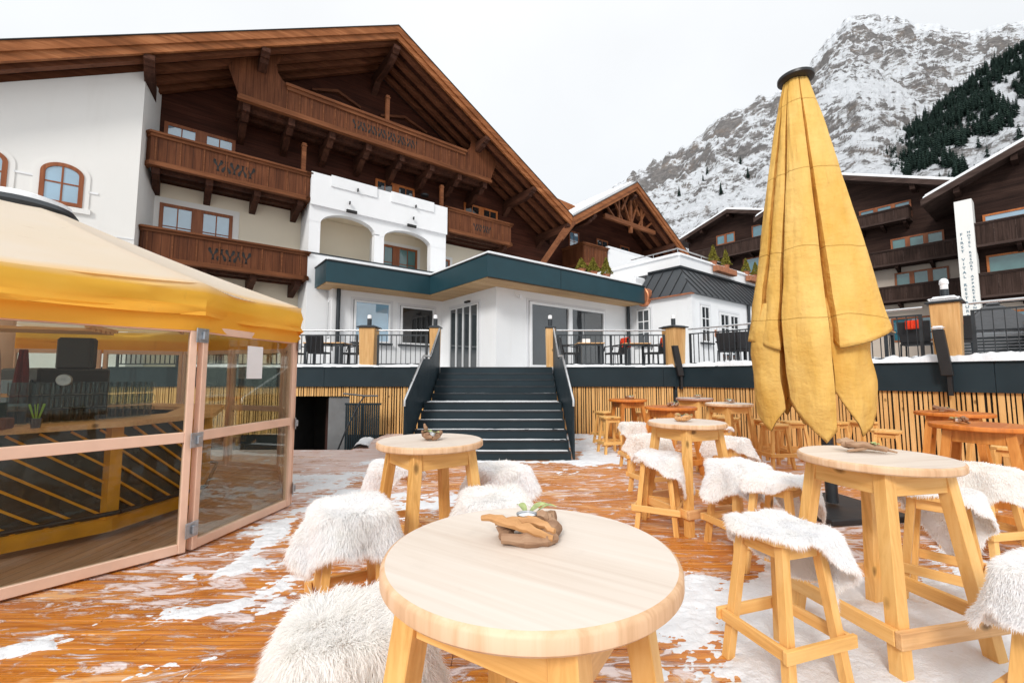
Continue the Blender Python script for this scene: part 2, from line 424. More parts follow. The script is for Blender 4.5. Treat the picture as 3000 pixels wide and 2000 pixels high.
def balcony(parent, off, a0, a1, df, dw, zb, zr, chamfer=0, brackets=4, cut=None, tf=None, mats=('hboard','hrail','hbeam'), right_ret=True, posts=True, pitch=.62):
    bd, rl, bm_ = (M[m] for m in mats)
    pan = MB(tf)
    A0 = a0+chamfer*.55
    pan.box(A0, a1-.03, df, df+.045, zb+.12, zr-.13)
    if chamfer: pan.prism([(a0, df+chamfer),(A0, df),(A0+.02, df+.05),(a0+.05, df+chamfer+.03)], zb+.12, zr-.13, 'z')
    if not chamfer: pan.box(a0, a0+.045, df, dw, zb+.12, zr-.13)
    if right_ret: pan.box(a1-.048, a1-.003, df+.046, dw, zb+.12, zr-.13)
    x = A0+.12; pan.cur = 1
    while x < a1-.1:
        pan.box(x-.02, x+.02, df-.018, df-.0005, zb+.16, zr-.13); x += pitch
    pan.cur = 0
    p = pan.build('balcony', [bd, rl], parent, off=off)
    r = MB(tf)
    def ring(z0, z1, o):
        poly = [(a0-o if not chamfer else a0-o*.8, dw), (a0-o, df+chamfer-o*.3), (A0-o*.3 if chamfer else a0-o, df-o), (a1+o*.5, df-o), (a1+o*.5, dw)]
        if not chamfer: poly = [(a0-o, dw), (a0-o, df-o), (a1+o*.5, df-o), (a1+o*.5, dw)]
        inn = .12
        # as separate strips
        pts = poly
        for i in range(len(pts)-1):
            x0, y0 = pts[i]; x1, y1 = pts[i+1]
            L = math.hypot(x1-x0, y1-y0)
            if L < .02: continue
            nx, ny = -(y1-y0)/L, (x1-x0)/L
            cx, cy = (a0+a1)/2-(x0+x1)/2, (df+dw)/2-(y0+y1)/2
            if nx*cx+ny*cy < 0: nx, ny = -nx, -ny
            w = inn+o
            r.prism([(x0,y0),(x1,y1),(x1+nx*w,y1+ny*w),(x0+nx*w,y0+ny*w)], z0+.0008*i, z1+.0008*i, 'z')
    ring(zr-.13, zr-.045, .05); ring(zr-.045, zr+.02, .12)
    r.build('rail', rl, p, off=off)
    r = MB(tf)
    ring(zb, zb+.12, .06); ring(zb+.12, zb+.16, .03)
    r.build('ledge', rl, p, off=off)
    fl = MB(tf); fl.box(A0+.02, a1-.06, df+.06, dw, zb+.02, zb+.1)
    for k in range(2): fl.box(A0+.03, a1-.07, df+.3+k*.5, df+.42+k*.5, zb-.08, zb+.02)
    fl.build('floor', bm_, p, off=off)
    for i in range(brackets):
        x = A0+.15+(a1-A0-.45)*i/max(1, brackets-1)
        b = MB(tf)
        b.prism([(df+.12, zb-.01),(dw, zb-.01),(dw, zb-.48),(dw-.35, zb-.42),(df+.5, zb-.26),(df+.38, zb-.30),(df+.2, zb-.2),(df+.12, zb-.2)], x-.1, x+.1, 'x')
        b.build('bracket', bm_, p, off=off)
    if cut: cutout_shades(p, cut[0], (zb+zr)/2-.03, cut[1], df-.006, off, cut[2] if len(cut) > 2 else .3)
    if posts:
        pass
    return p

def gable_roof(parent, off, ac, zr, slope, hl, hr, d0, d1, soff='hsoffit', th=.3, verge='verge', rafter='hrafter', raft=(.3,.95,1.6,2.2), snow=.28, eave=.34, bh=.5):
    zl, zz = zr-slope*hl, zr-slope*hr
    L, Rr = ac-hl, ac+hr
    r = MB(); r.prism([(L, zl-.06),(ac, zr-.06),(Rr, zz-.06),(Rr, zz-th),(ac, zr-th),(L, zl-th)], d0+.08, d1, 'y')
    roof = r.build('roof', M[soff], parent, off=off)
    v = MB()
    for k, (o, t0, t1, dd) in enumerate(((0, .02, -.26, d0-.04), (0, -.24, -bh, d0+.02))):
        v.prism([(L-.02, zl+t0),(ac, zr+t0),(ac, zr+t1),(L-.02, zl+t1)], dd, dd+.1, 'y')
        v.prism([(ac, zr+t0),(Rr+.02, zz+t0),(Rr+.02, zz+t1),(ac, zr+t1)], dd, dd+.1, 'y')
    v.build('bargeboard', M[verge], roof, off=off)
    c = MB(); c.prism([(L-.03, zl+.05),(ac, zr+.05),(ac, zr+.022),(L-.03, zl+.022)], d0-.07, d0+.2, 'y')
    c.prism([(ac, zr+.05),(Rr+.03, zz+.05),(Rr+.03, zz+.022),(ac, zr+.022)], d0-.07, d0+.2, 'y')
    c.build('verge_flashing', M['black'], roof, off=off)
    if snow:
        s = MB(); s.prism([(L-.0, zl+.0),(L+.2, zl+.11+snow),(ac, zr+snow+.0),(Rr-.2, zz+.11+snow),(Rr, zz+.0),(ac, zr-.04)], d0+.35, d1, 'y')
        s.build('roof_snow', M['snow_roof'], roof, off=off, bevel=.06, seg=2)
    ra = MB()
    for y in raft:
        for sgn, ed, ze in ((-1, L, zl), (1, Rr, zz)):
            t = -th-.001
            P = [(ac, zr+t), (ed, ze+t), (ed, ze+t-.24), (ac, zr+t-.24)]
            ra.prism(P, d0+y, d0+y+.2, 'y')
    ra.build('rafter', M[rafter], roof, off=off)
    return roof

def purlin(parent, off, a, z, d0, d1, w=.26, h=.42, mat='hbeam'):
    b = MB()
    b.prism([(d0, z),(d0, z-h*.35),(d0+.12, z-h*.45),(d0+.18, z-h*.6),(d0+.3, z-h*.55),(d0+.4, z-h*.8),(d0+.75, z-h),(d1-.5, z-h),(d1, z-h*1.9),(d1, z)], a-w/2, a+w/2, 'x')
    return b.build('purlin', M[mat], parent, off=off)

# ---------------- main hotel
H, Ho = groot('hotel', 6.6, 18.6, 0, 'large brown timber and white plaster alpine hotel with the widest gable roof and carved balconies', 'hotel')
zroof = lambda a: 15.78-.566*abs(a-6.61)
mb = MB()
mb.prism([(-.9,8.1),(13.2,8.1),(13.2,6.0),(17.4,6.0),(17.4,zroof(17.4)-.36),(6.61,15.35),(-.9,zroof(-.9)-.36)], 18.6, 18.9, 'y')
mb.build('wood_wall', M['hwall'], H, off=Ho)
mb = MB(); mb.box(-.9, 13.2, 18.602, 18.9, 0, 8.1); mb.box(13.2, 17.4, 18.604, 18.9, 0, 6.0)
mb.build('cream_wall', M['cream'], H, off=Ho)
mb = MB()
F = [(-12,16.9),(-1.06,16.9),(-.72,18.59),(-12,18.59)]
zt = [zroof(-12)-.5, zroof(-1.06)-.55, zroof(-.72)-.4, zroof(-12)-.5]
mb.hexa([(a,d,0) for a,d in F], [(a,d,z) for (a,d),z in zip(F, zt)])
mb.build('plaster_wall', M['offwhite'], H, off=Ho)
mb = MB(); mb.box(-12, -3.66-.9, 16.875, 16.9, 6.95, 7.0); mb.box(-3.55, -3.2, 16.875, 16.9, 6.95, 7.0); mb.box(-2.1, -1.9, 16.875, 16.9, 6.75, 6.8); mb.box(-12,-1.06,16.88,16.9,5.6,5.63)
mb.build('string_course', M['white'], H, off=Ho)
roof = gable_roof(H, Ho, 6.61, 15.78, .566, 17.5, 10.03, 16.0, 31)
mb = MB(); mb.box(-12, 17.4, 18.9, 30.5, 0, 9.0); mb.build('rear_walls', M['cream'], H, off=Ho)
for a in (-.96, 2.0, 6.61, 11.1, 14.0, 16.4):
    purlin(H, Ho, a, zroof(a)-.52-(.25 if a == 6.61 else 0), 16.05, 18.6)
# bay with the two arches
BD = 17.2
def archpoly(c, hw, zs, zp, top, a0, a1, n=14):
    pts = [(a0, top), (a0, zs), (c-hw, zs)]
    for k in range(1, n): t = math.pi*(1-k/n); pts.append((c+hw*math.cos(t), zs+(zp-zs)*math.sin(t)))
    return pts+[(c+hw, zs), (a1, zs), (a1, top)]
mb = MB()
mb.prism(archpoly(5.25, 1.05, 7.38, 7.86, 8.0, 3.8, 6.5), BD, BD+.32, 'y')
mb.prism(archpoly(7.77, 1.07, 7.32, 7.78, 8.0, 6.5, 9.6), BD, BD+.32, 'y')
mb.box(3.8, 4.2, BD, BD+.32, 6.15, 7.4); mb.box(6.3, 6.7, BD+.01, BD+.31, 6.15, 7.34); mb.box(8.84, 9.6, BD, BD+.32, 6.15, 7.34)
mb.box(3.8, 9.6, BD, BD+.3, 0, 6.15)
mb.box(3.8, 4.0, BD+.321, 18.59, 0, 9.25); mb.box(9.4, 9.6, BD+.321, 18.59, 0, 9.25)
mb.box(3.8, 9.6, BD-.12, BD+.2, 8.0, 9.25)
mb.build('arched_bay', M['white'], H, off=Ho)
mb = MB(); mb.box(4.0, 9.4, BD+.321, 18.55, 5.0, 5.15); mb.build('bay_floor', M['cream'], H, off=Ho)
mb = MB(); mb.box(4.0, 9.4, BD+.321, 18.58, 8.02, 8.2); mb.build('bay_ceiling', M['cream'], H, off=Ho)
for a0, a1 in ((4.5,6.3),(6.9,8.9)):
    mb = MB(); mb.box(a0, a1, BD-.17, BD-.121, 8.85, 9.29); mb.build('parapet_panel', M['whiteframe'], H, off=Ho)
for a, z in ((5.3,8.02),(7.85,8.0)):
    mb = MB(); mb.box(a-.2, a+.2, BD-.2, BD-.125, z-.05, z+.06); mb.build('vent_grille', M['interior'], H, off=Ho)
for a, z in ((5.5,8.95),(8.0,8.9),(5.2,8.35),(7.9,8.35)):
    mb = MB(); mb.box(a-.02, a+.02, BD-.26, BD-.17, z-.07, z+.05); mb.build('hook', M['black'], H, off=Ho)
mb = MB(); mb.box(3.8, 9.6, BD-.02, BD+.3, 6.15, 6.2); mb.build('parapet_coping', M['anthracite'], H, off=Ho)
# windows
window(H, Ho, -.6, 1.47, 8.2, 10.28, 18.6, leaves=2, nx=2, nz=2, pane='pane_sky', mid=.34, fw=.11)
window(H, Ho, -.58, 1.51, 5.2, 7.42, 18.6, leaves=2, nx=2, nz=3, pane='pane_sky', mid=.34, fw=.11, surround='offwhite', sw=.2)
window(H, Ho, 6.77, 8.66, 8.3, 10.38, 18.6, leaves=2, nx=2, nz=3, frame='wframe_or', pane='pane', mid=.32, fw=.1)
window(H, Ho, 11.39, 13.51, 8.3, 10.45, 18.6, leaves=2, nx=2, nz=3, frame='wframe_or', pane='pane_dark', mid=.32, fw=.1)
window(H, Ho, 6.75, 8.85, 5.2, 7.47, 18.6, leaves=2, nx=2, nz=3, pane='pane_curtain', mid=.34, fw=.1, surround='offwhite', sw=.15)
window(H, Ho, 9.75, 10.6, 5.2, 7.3, 18.6, leaves=1, pane='pane', surround='offwhite', sw=.15)
window(H, Ho, 4.3, 5.7, 11.2, 13.2, 18.6, leaves=2, pane='pane_dark')
window(H, Ho, 7.2, 8.9, 11.2, 13.3, 18.6, leaves=2, pane='pane_dark')
for a0, a1 in ((4.0,6.0),(6.9,9.2)):
    mb = MB(); c = (a0+a1)/2; mb.prism([(a0,13.28),(c,13.62),(a1,13.28),(a1,13.38),(c,13.74),(a0,13.38)], 18.45, 18.62, 'y'); mb.build('window_hood', M['hrafter'], H, off=Ho)
for a1 in (-2.21, -3.62-.03, -5.1):
    window(H, Ho, a1-.86, a1, 6.28, 7.46, 16.9, arch=True, fw=.1, pane='pane_sky', surround='offwhite', sw=.13, mw=.04)
# wall lamp
mb = MB(); mb.box(-3.2, -3.05, 16.78, 16.9, 6.02, 6.2); mb.build('wall_lamp', M['black'], H, off=Ho)
# balconies
balcony(H, Ho, -1.12, 3.8, 17.2, 18.6, 8.12, 9.18, chamfer=.5, brackets=4, cut=(.9, 5, .38))
balcony(H, Ho, -1.18, 3.82, 17.2, 18.6, 5.1, 6.15, chamfer=.5, brackets=4, cut=(.9, 5, .38))
balcony(H, Ho, 9.62, 13.4, 17.2, 18.6, 8.2, 9.32, brackets=2, cut=(11.2, 5, .32))
# big top balcony with flared cladding up to the roof
mb = MB()
c = 6.61
def half(sg):
    P = [(c+sg*5.25, 11.12), (c+sg*5.6, 12.05), (c+sg*5.42, zroof(c+5.42)-.32), (c+sg*3.9, zroof(c+3.9)-.32)]
    P += [(c+sg*4.15, 12.75), (c+sg*4.1, 12.45), (c+sg*3.95, 12.25), (c+sg*3.78, 12.16), (c+sg*3.78, 12.0), (c, 12.0), (c, 11.12)]
    return P
for sg in (-1, 1): mb.prism(half(sg), 16.9, 16.96, 'y')
mb.cur = 1
for k in range(-9, 10): mb.box(c+k*.42-.02, c+k*.42+.02, 16.882, 16.8995, 11.2, 11.93)
tb = mb.build('balcony', [M['hboard'], M['hrail']], H, off=Ho)
mb = MB(); mb.box(c-3.85, c+3.85, 16.78, 17.05, 12.06, 12.16); mb.box(c-3.8, c+3.8, 16.84, 17.0, 11.93, 12.06)
mb.build('rail', M['hrail'], tb, off=Ho)
mb = MB()
mb.box(c-5.3, c+5.3, 16.82, 17.0, 11.0, 11.12); mb.box(c-5.25, c+5.25, 16.86, 16.9, 11.12, 11.2)
mb.build('ledge', M['hrail'], tb, off=Ho)
mb = MB(); mb.box(c-5.2, c+5.2, 17.0, 18.6, 11.02, 11.1); mb.box(c-5.2, c+5.2, 17.3, 17.45, 10.86, 11.02); mb.box(c-5.2, c+5.2, 17.9, 18.05, 10.86, 11.02)
mb.build('floor', M['hbeam'], tb, off=Ho)
for k in range(8):
    x = c-5.0+k*1.43
    b = MB(); b.prism([(17.0,10.99),(18.6,10.99),(18.6,10.2),(18.2,10.3),(17.7,10.6),(17.45,10.55),(17.2,10.72),(17.0,10.72)], x-.11, x+.11, 'x')
    b.build('bracket', M['hbeam'], tb, off=Ho)
cutout_shades(tb, 5.3, 11.56, 13, 16.893, Ho, .34)
for a, z0, z1 in ((6.6,12.16,13.3),(3.55,9.2,10.35),(9.42,9.25,10.35)):
    mb = MB(); mb.box(a-.07, a+.07, 16.86+(.4 if z0 < 12 else 0), 17.0+(.4 if z0 < 12 else 0), z0, z1); mb.box(a-.09, a+.09, 16.84+(.4 if z0 < 12 else 0), 17.02+(.4 if z0 < 12 else 0), z1-.12, z1-.07)
    mb.build('post', M['hrail'], H, off=Ho)
mb = MB(); mb.beam((15.0,17.3,6.9), (16.5,16.25,9.6), .28, .3)
mb.beam((16.2,16.5,9.0), (16.75,16.1,9.9), .34, .38)
mb.build('roof_brace', M['hrail'], H, off=Ho)
mb = MB(); mb.beam((10.3,18.2,9.6),(8.9,18.5,9.0),.06,.06); mb.lathe([(.01,0),(.18,.02),(.2,.08)], (9.0,18.2,10.0), 12); mb.build('satellite_dish', M['anthracite'], H, off=Ho)

# ---------------- second gable wing
W, Wo = groot('hotel_wing', 22.4, 18.6, 0, 'smaller brown gabled timber wing right of the big hotel with an open truss', 'hotel wing')
zr2 = lambda a: 13.67-.616*abs(a-22.45)
mb = MB(); mb.prism([(17.4,0),(28.6,0),(28.6,zr2(28.6)-.36),(22.45,13.3),(17.4,zr2(17.4)-.36)], 18.62, 30, 'y'); mb.build('wood_wall', M['hwall'], W, off=Wo)
gable_roof(W, Wo, 22.45, 13.67, .616, 5.83, 6.4, 16.0, 31, raft=(.4,1.1,1.8), bh=.48)
for a in (18.6, 22.45, 26.6): purlin(W, Wo, a, zr2(a)-.52-(.2 if a == 22.45 else 0), 16.1, 18.6, h=.4)
t = MB(); y = 16.55
t.box(19.9, 25.0, y-.1, y+.1, 11.0, 11.25)
for x in (21.3, 23.6): t.box(x-.07, x+.07, y-.06, y+.06, 11.25, zr2(x)-.55)
t.box(22.35, 22.55, y-.09, y+.09, 10.6, 13.2)
for s_ in (-1, 1):
    for k in range(3):
        t.beam((22.45+s_*(.1+.75*k), y, 11.25), (22.45+s_*(.75+.75*k), y, zr2(22.45+.75+.75*k)-.55), .1, .1, (0,1,0))
    t.beam((22.45+s_*.2, y, 13.0), (22.45+s_*.9, y, 11.9), .14, .14, (0,1,0))
t.build('gable_truss', M['hrail'], W, off=Wo)
window(W, Wo, 19.0, 19.9, 9.3, 10.6, 18.62, leaves=1, nx=2, nz=2, pane='pane_sky')
window(W, Wo, 21.55, 22.7, 9.2, 10.6, 18.62, leaves=1, nx=2, nz=2, pane='pane')
window(W, Wo, 24.0, 25.0, 9.2, 10.6, 18.62, leaves=1, nx=2, nz=2, pane='pane')
balcony(W, Wo, 18.45, 20.6, 16.9, 18.62, 8.0, 9.3, brackets=2, pitch=.3)
mb = MB(); mb.box(20.72, 28, 16.95, 17.2, 0, 9.4); mb.build('white_parapet', M['white'], W, off=Wo)
mb = MB(); mb.box(20.72, 28, 16.93, 17.22, 9.4, 9.55); mb.build('parapet_snow', M['snow_roof'], W, off=Wo, bevel=.04, seg=2)
mb = MB()
mb.prism([(16.2,12.9),(21.6,12.55),(21.6,12.2),(16.2,12.3)], 19.2, 19.4, 'y'); mb.prism([(14.6,10.9),(19.2,10.9),(20.6,12.1),(16.4,12.5)], 19.4, 30, 'y')
mb.build('valley_boards', M['verge'], W, off=Wo)

# ---------------- entrance pavilion
E_, Eo = groot('entrance_building', 9.12, 12.6, 1.85, 'single storey white entrance building with a flat teal edged roof behind the stairs', 'building')
foot = [(4.55,16.6),(9.12,16.6),(9.12,12.6),(16.88,12.6),(16.88,17.1),(4.55,17.1)]
mb = MB(); mb.prism(foot, 0, 4.86, 'z'); mb.build('wall', M['white'], E_, off=Eo)
rf = [(4.06,15.66),(8.04,15.66),(8.04,11.6),(16.65,11.6),(16.65,17.1),(4.06,17.15)]
mb = MB(); mb.prism(rf, 4.84, 5.58, 'z'); er = mb.build('roof', M['teal'], E_, off=Eo)
inr = [(4.10,15.70),(8.08,15.70),(8.08,11.64),(16.61,11.64),(16.61,17.0),(4.10,17.0)]
mb = MB(); mb.prism(inr, 4.80, 4.845, 'z'); mb.build('soffit', M['soffit_pine'], er, off=Eo)
lip = [(4.03,15.63),(8.01,15.63),(8.01,11.57),(16.68,11.57),(16.68,17.12),(4.03,17.17)]
mb = MB(); mb.prism(lip, 5.58, 5.62, 'z'); mb.build('roof_flashing', M['black'], er, off=Eo)
sn = [(4.10,15.72),(8.1,15.72),(8.1,11.66),(16.6,11.66),(16.6,17.05),(4.10,17.05)]
mb = MB(); mb.prism(sn, 5.615, 5.74, 'z'); mb.build('roof_snow', M['snow_roof'], er, off=Eo, bevel=.04, seg=2)
mb = MB()
for a in (11.4,): mb.box(a-.004, a+.004, 11.59, 11.61, 4.86, 5.58)
for d in (): pass
mb.build('seam', M['black'], er, off=Eo)
window(E_, Eo, 5.35, 6.78, 2.86, 4.46, 16.6, leaves=1, nx=1, nz=1, frame='whiteframe', pane='pane_sky', fw=.07, proud=.08, sill='anthracite')
window(E_, Eo, 7.22, 8.72, 2.86, 4.42, 16.6, leaves=1, nx=1, nz=1, frame='whiteframe', pane='pane_dark', fw=.07, proud=.08, sill='anthracite')
window(E_, Eo, 10.66, 15.0, 1.9, 4.42, 12.6, leaves=2, nx=1, nz=1, frame='whiteframe', pane='pane_refl', fw=.1, mid=.2, proud=.09)
tB = lambda s, dep, z: (9.12+dep, 12.6+16.6-s, z)   # facing -u at a=9.12; s = 29.2-d
window(E_, Eo, 29.2-15.85, 29.2-13.72, 1.86, 4.36, 0, tf=lambda s, dep, z: (9.12+dep, 29.2-s, z), leaves=4, nx=1, nz=1, frame='whiteframe', pane='pane_refl', fw=.05, mid=.05, proud=.06)
mb = MB(); mb.box(9.0, 9.1, 14.3, 14.6, 4.45, 4.52); mb.build('door_sensor', M['black'], E_, off=Eo)
window(E_, Eo, 29.2-17.0, 29.2-16.8, 3.0, 4.35, 0, tf=lambda s, dep, z: (4.55+dep, 29.2-s, z), leaves=1, nx=1, nz=1, frame='whiteframe', pane='pane', fw=.03, proud=.05)
for a, d in ((4.75,16.5),(16.6,12.48)):
    mb = MB(); mb.tube([(a,d,1.85),(a,d,4.85)], .075, 12); mb.build('downpipe', M['anthracite'], E_, off=Eo)
mb = MB(); mb.box(10.1, 10.22, 12.42, 12.5, 4.48, 4.6); mb.tube([(9.9,12.55,4.75),(9.9,12.45,4.55),(10.1,12.45,4.55)], .015, 6); mb.build('camera_mount', M['whiteframe'], E_, off=Eo)
mb = MB(); mb.lathe([(.01,0),(.30,.0),(.33,.05),(.33,.7)], (0,0,0), 24)
mb.v = [(16.68-.02+z*.6, 11.75+x*1., 5.15+y*1.3) for x, y, z in mb.v]
mb.build('copper_pipe_end', M['copper'], E_, off=Eo)

# ---------------- mansard building
N_, No = groot('annexe_building', 16.9, 9.53, 1.85, 'white annexe with a sloping dark standing seam metal roof and a snowy roof terrace', 'building')
mb = MB(); mb.prism([(16.9,9.53),(30,9.53),(30,17),(16.9,17)], 0, 5.06, 'z'); mb.build('wall', M['white'], N_, off=No)
mb = MB(); mb.box(16.87, 17.12, 9.50, 9.7, 0, 5.05); mb.build('corner_pilaster', M['whiteframe'], N_, off=No)
mb = MB()
e = .16; s = 1.12
lo = [(16.9-e, 9.53-e), (30, 9.53-e), (30, 15), (16.9-e, 12.1)]
mb.hexa([(16.9-e,9.53-e,5.02),(30,9.53-e,5.02),(30,12.3,5.02),(16.9-e,12.3,5.02)],[(16.9+s,9.53+s,6.5),(30,9.53+s,6.5),(30,12.3,6.5),(16.9+s,12.3,6.5)])
mr = mb.build('metal_roof', M['anthracite'], N_, off=No)
mb = MB()
k = 17.4
while k < 29.8:
    mb.beam((k,9.53-e,5.03),(max(k,16.9+s),9.53+s,6.5) if k > 16.9+s else (k+(16.9+s-k)*.0+.0,9.53-e+(s+e)*min(1,(k-16.9+e)/(s+e)),5.03+1.48*min(1,(k-16.9+e)/(s+e))),.03,.05); k += .52
k = 9.9
while k < 12.2:
    fr = min(1,(k-9.53+e)/(s+e)); mb.beam((16.9-e,k,5.03),(16.9-e+(s+e)*fr,k,5.03+1.48*fr),.03,.05,(0,0,1)); k += .52
mb.build('standing_seam', M['black'], mr, off=No)
mb = MB(); mb.box(16.9+s-.08, 30, 9.53+s-.08, 9.53+s+.06, 6.48, 6.58); mb.box(16.9+s-.08, 16.9+s+.06, 9.53+s+.06, 12.3, 6.48, 6.58); mb.build('roof_flashing', M['anthracite'], mr, off=No)
mb = MB(); mb.box(18.05, 30, 10.68, 16.5, 6.5, 7.0); mb.build('roof_parapet', M['white'], N_, off=No)
mb = MB(); mb.box(18.0, 30, 10.62, 16.5, 7.0, 7.25); mb.box(16.95,18.0,12.35,16.5,5.1,6.3); mb.build('parapet_snow', M['snow_roof'], N_, off=No, bevel=.1, seg=3)
mb = MB(); mb.tube([(18.3,13.5,7.5),(18.3,10.9,7.5),(22.6,10.9,7.5)], .03, 8)
for a, d in ((18.3,10.9),(18.3,12.2),(20.4,10.9),(22.6,10.9)): mb.tube([(a,d,7.1),(a,d,7.5)], .02, 6)
mb.build('roof_rail', M['steel'], N_, off=No)
window(N_, No, 29.2-12.2, 29.2-11.5, 3.0, 4.62, 0, tf=lambda s, dep, z: (16.9+dep, 29.2-s, z), leaves=1, nx=2, nz=3, frame='whiteframe', pane='pane', fw=.07, mw=.04, sill='anthracite')
window(N_, No, 17.6, 18.35, 3.0, 4.6, 9.53, leaves=1, nx=2, nz=3, frame='whiteframe', pane='pane', fw=.08, mw=.04, sill='anthracite')
window(N_, No, 19.2, 21.05, 1.9, 4.45, 9.53, leaves=2, nx=2, nz=4, frame='whiteframe', pane='pane', fw=.12, mw=.05)
window(N_, No, 22.6, 24.0, 1.9, 4.45, 9.53, leaves=2, nx=2, nz=4, frame='whiteframe', pane='pane', fw=.12, mw=.05)
mb = MB(); mb.tube([(22.0,9.45,1.85),(22.0,9.45,5.0)], .07, 10); mb.build('downpipe', M['anthracite'], N_, off=No)
mb = MB(); mb.box(18.75, 18.92, 9.48, 9.53, 3.3, 3.6); mb.build('menu_box', M['terracotta'], N_, off=No)
mb = MB(); mb.box(16.7, 16.95, 9.4, 12.5, 4.98, 5.02); mb.build('gutter', M['copper'], N_, off=No)

# ---------------- planters with clipped conical shrubs
def shrub_geo(h, r, seed):
    rr = np.random.default_rng(seed); n = 900
    t = rr.random(n)**.7; ang = rr.random(n)*6.283
    z = h*(1-t); rad = r*(t*.95+.05)*(.75+.35*rr.random(n))*(1+.18*np.sin(ang*3+seed+z*9))
    P = np.stack([rad*np.cos(ang), rad*np.sin(ang), z+.02], 1)
    d = rr.normal(size=(n,3)); d /= np.linalg.norm(d, axis=1)[:,None]; e2 = np.cross(d, rr.normal(size=(n,3))); e2 /= np.linalg.norm(e2, axis=1)[:,None]
    s_ = .045
    V = np.concatenate([P-d*s_, P+e2*s_*.5, P+d*s_, P-e2*s_*.5], 0)
    i = np.arange(n); F = np.stack([i, i+n, i+2*n, i+3*n], 1)
    return V, F
spots = [(12.9,11.95,5.62,.45,'fallen low'),(13.62,11.95,5.62,.6,'left'),(14.45,11.95,5.62,.75,'right'),
         (21.3,10.75,7.08,.85,'a'),(22.6,10.75,7.08,.85,'b'),(24.9,10.75,7.08,.75,'c'),(26.1,10.75,7.08,.75,'d')]
labs = ['leftmost small yellow green shrub on the teal edged flat roof','conical yellow green shrub in the middle of the flat roof row','taller conical shrub nearest the annexe on the flat roof',
        'leftmost clipped conical shrub on the annexe roof edge','second clipped conical shrub on the annexe roof edge','third conical shrub on the annexe roof edge, brownish','conical shrub on the annexe roof edge nearest the closed parasol']
for i, (a, d, z, h, _) in enumerate(spots):
    t = empty('conical_shrub', gw(a, d, z), GA, labs[i], 'shrub', 'conical shrubs on the flat roofs')
    mb = MB(); mb.lathe([(.13,0),(.17,.24),(.19,.25),(.19,.28),(.15,.28)], n=16); mb.build('pot', M['terracotta'], t)
    V, Fq = shrub_geo(h, .24, 40+i); V[:,2] += .26
    np_mesh('foliage', V, Fq, M['olive'], smooth=False, parent=t)
for a, lb in ((21.95,'left long terracotta planter box on the annexe roof edge'),(25.5,'right long terracotta planter box on the annexe roof edge')):
    t = MB(); t.box(-1.0,1.0,-.16,.12,0,.3); o = t.build('planter_box', M['terracotta'], bevel=.02); o.location = gw(a,10.5,6.75); o.rotation_euler = (0,0,GA)
    tag(o, lb, 'planter', 'planter boxes on the annexe roof')

# ---------------- dark chalets facing left (planes a = const)
def chalet(name, A, yc, zpk, slope, hl, hr, label, walls, wins, balcs, z0=0, over=1.3, depth=14, snow=.3):
    """gable faces -a. y coordinate = d. 'right' in view = smaller d"""
    rt, ro = groot(name, A, yc, 0, label, 'chalet')
    zf = lambda d: zpk-slope*abs(d-yc)
    for (d0, d1, za, zb, m) in walls:
        mb = MB()
        if zb is None: mb.prism([(d0,za),(d1,za),(d1,zf(d1)-.25)]+([(yc,zpk-.25)] if d0 < yc < d1 else [])+[(d0,zf(d0)-.25)], A, A+depth, 'x')
        else: mb.box(A-.01, A+depth, d0, d1, za, zb)
        mb.build('wall', M[m], rt, off=ro)
    mb = MB(); a0 = A-over
    L, Rr = yc-hr, yc+hl
    mb.prism([(L,zf(L)),(yc,zpk),(Rr,zf(Rr)),(Rr,zf(Rr)-.28),(yc,zpk-.28),(L,zf(L)-.28)], a0, A+depth, 'x'); roof = mb.build('roof', M['dkrail'], rt, off=ro)
    mb = MB()
    for q in (L, Rr):
        mb.prism([(q,zf(q)+.05),(yc,zpk+.05),(yc,zpk-.38),(q,zf(q)-.38)] , a0-.08, a0+.0, 'x')
    mb.build('bargeboard', M['dkrail'], roof, off=ro)
    mb = MB(); mb.prism([(L+.05,zf(L)+.02),(L+.15,zf(L)+.05+snow),(yc,zpk+snow),(Rr-.15,zf(Rr)+.05+snow),(Rr-.05,zf(Rr)+.02),(yc,zpk-.02)], a0+.02, A+depth, 'x')
    mb.build('roof_snow', M['snow_roof'], roof, off=ro, bevel=.08, seg=2)
    for dd in (yc, yc+hl*.5, yc-hr*.5, yc+hl*.8, yc-hr*.8):
        mb = MB(); mb.box(a0+.1, A, dd-.15, dd+.15, zf(dd)-.75, zf(dd)-.3); mb.build('purlin', M['dkwall'], roof, off=ro)
    for (s0, s1, za, zb, lv, fr, pn) in wins:   # s0>s1 as d (left..right)
        window(rt, ro, -s0, -s1, za, zb, 0, tf=lambda s, dep, z: (A+dep, -s, z), leaves=lv, nx=1, nz=1, frame=fr, pane=pn, fw=.12, mid=.28, proud=.08)
    for (s0, s1, zb, zr, nb) in balcs:
        balcony(rt, ro, -s0, -s1, -1.2, 0, zb, zr, brackets=nb, tf=lambda s, dep, z: (A+dep, -s, z), mats=('dkboard','dkrail','dkwall'), pitch=.9, cut=(-s0+1.3, 3, .3))
    return rt, ro
c1, c1o = chalet('dark_chalet', 41.3, -3.0, 16.9+.6, .455, 8.6, 12, 'dark timber chalet at the right edge of the photo, white sign column at its corner',
    [(-14, 4.1, 8.9-2.7, None, 'dkwall'), (-14, 4.1, 0, 6.2, 'pinkplaster')],
    [(2.9,-1.2,9.9,12.05,2,'wframe_or','pane_sky'), (2.9,-1.2,6.9,9.35,2,'wframe_or','pane_curtain'), (2.7,-1.2,3.4,5.7,2,'wframe_or','pane_blue')],
    [(3.4,-8,9.75,11.3,7), (3.4,-8,6.5,8.05,7)])
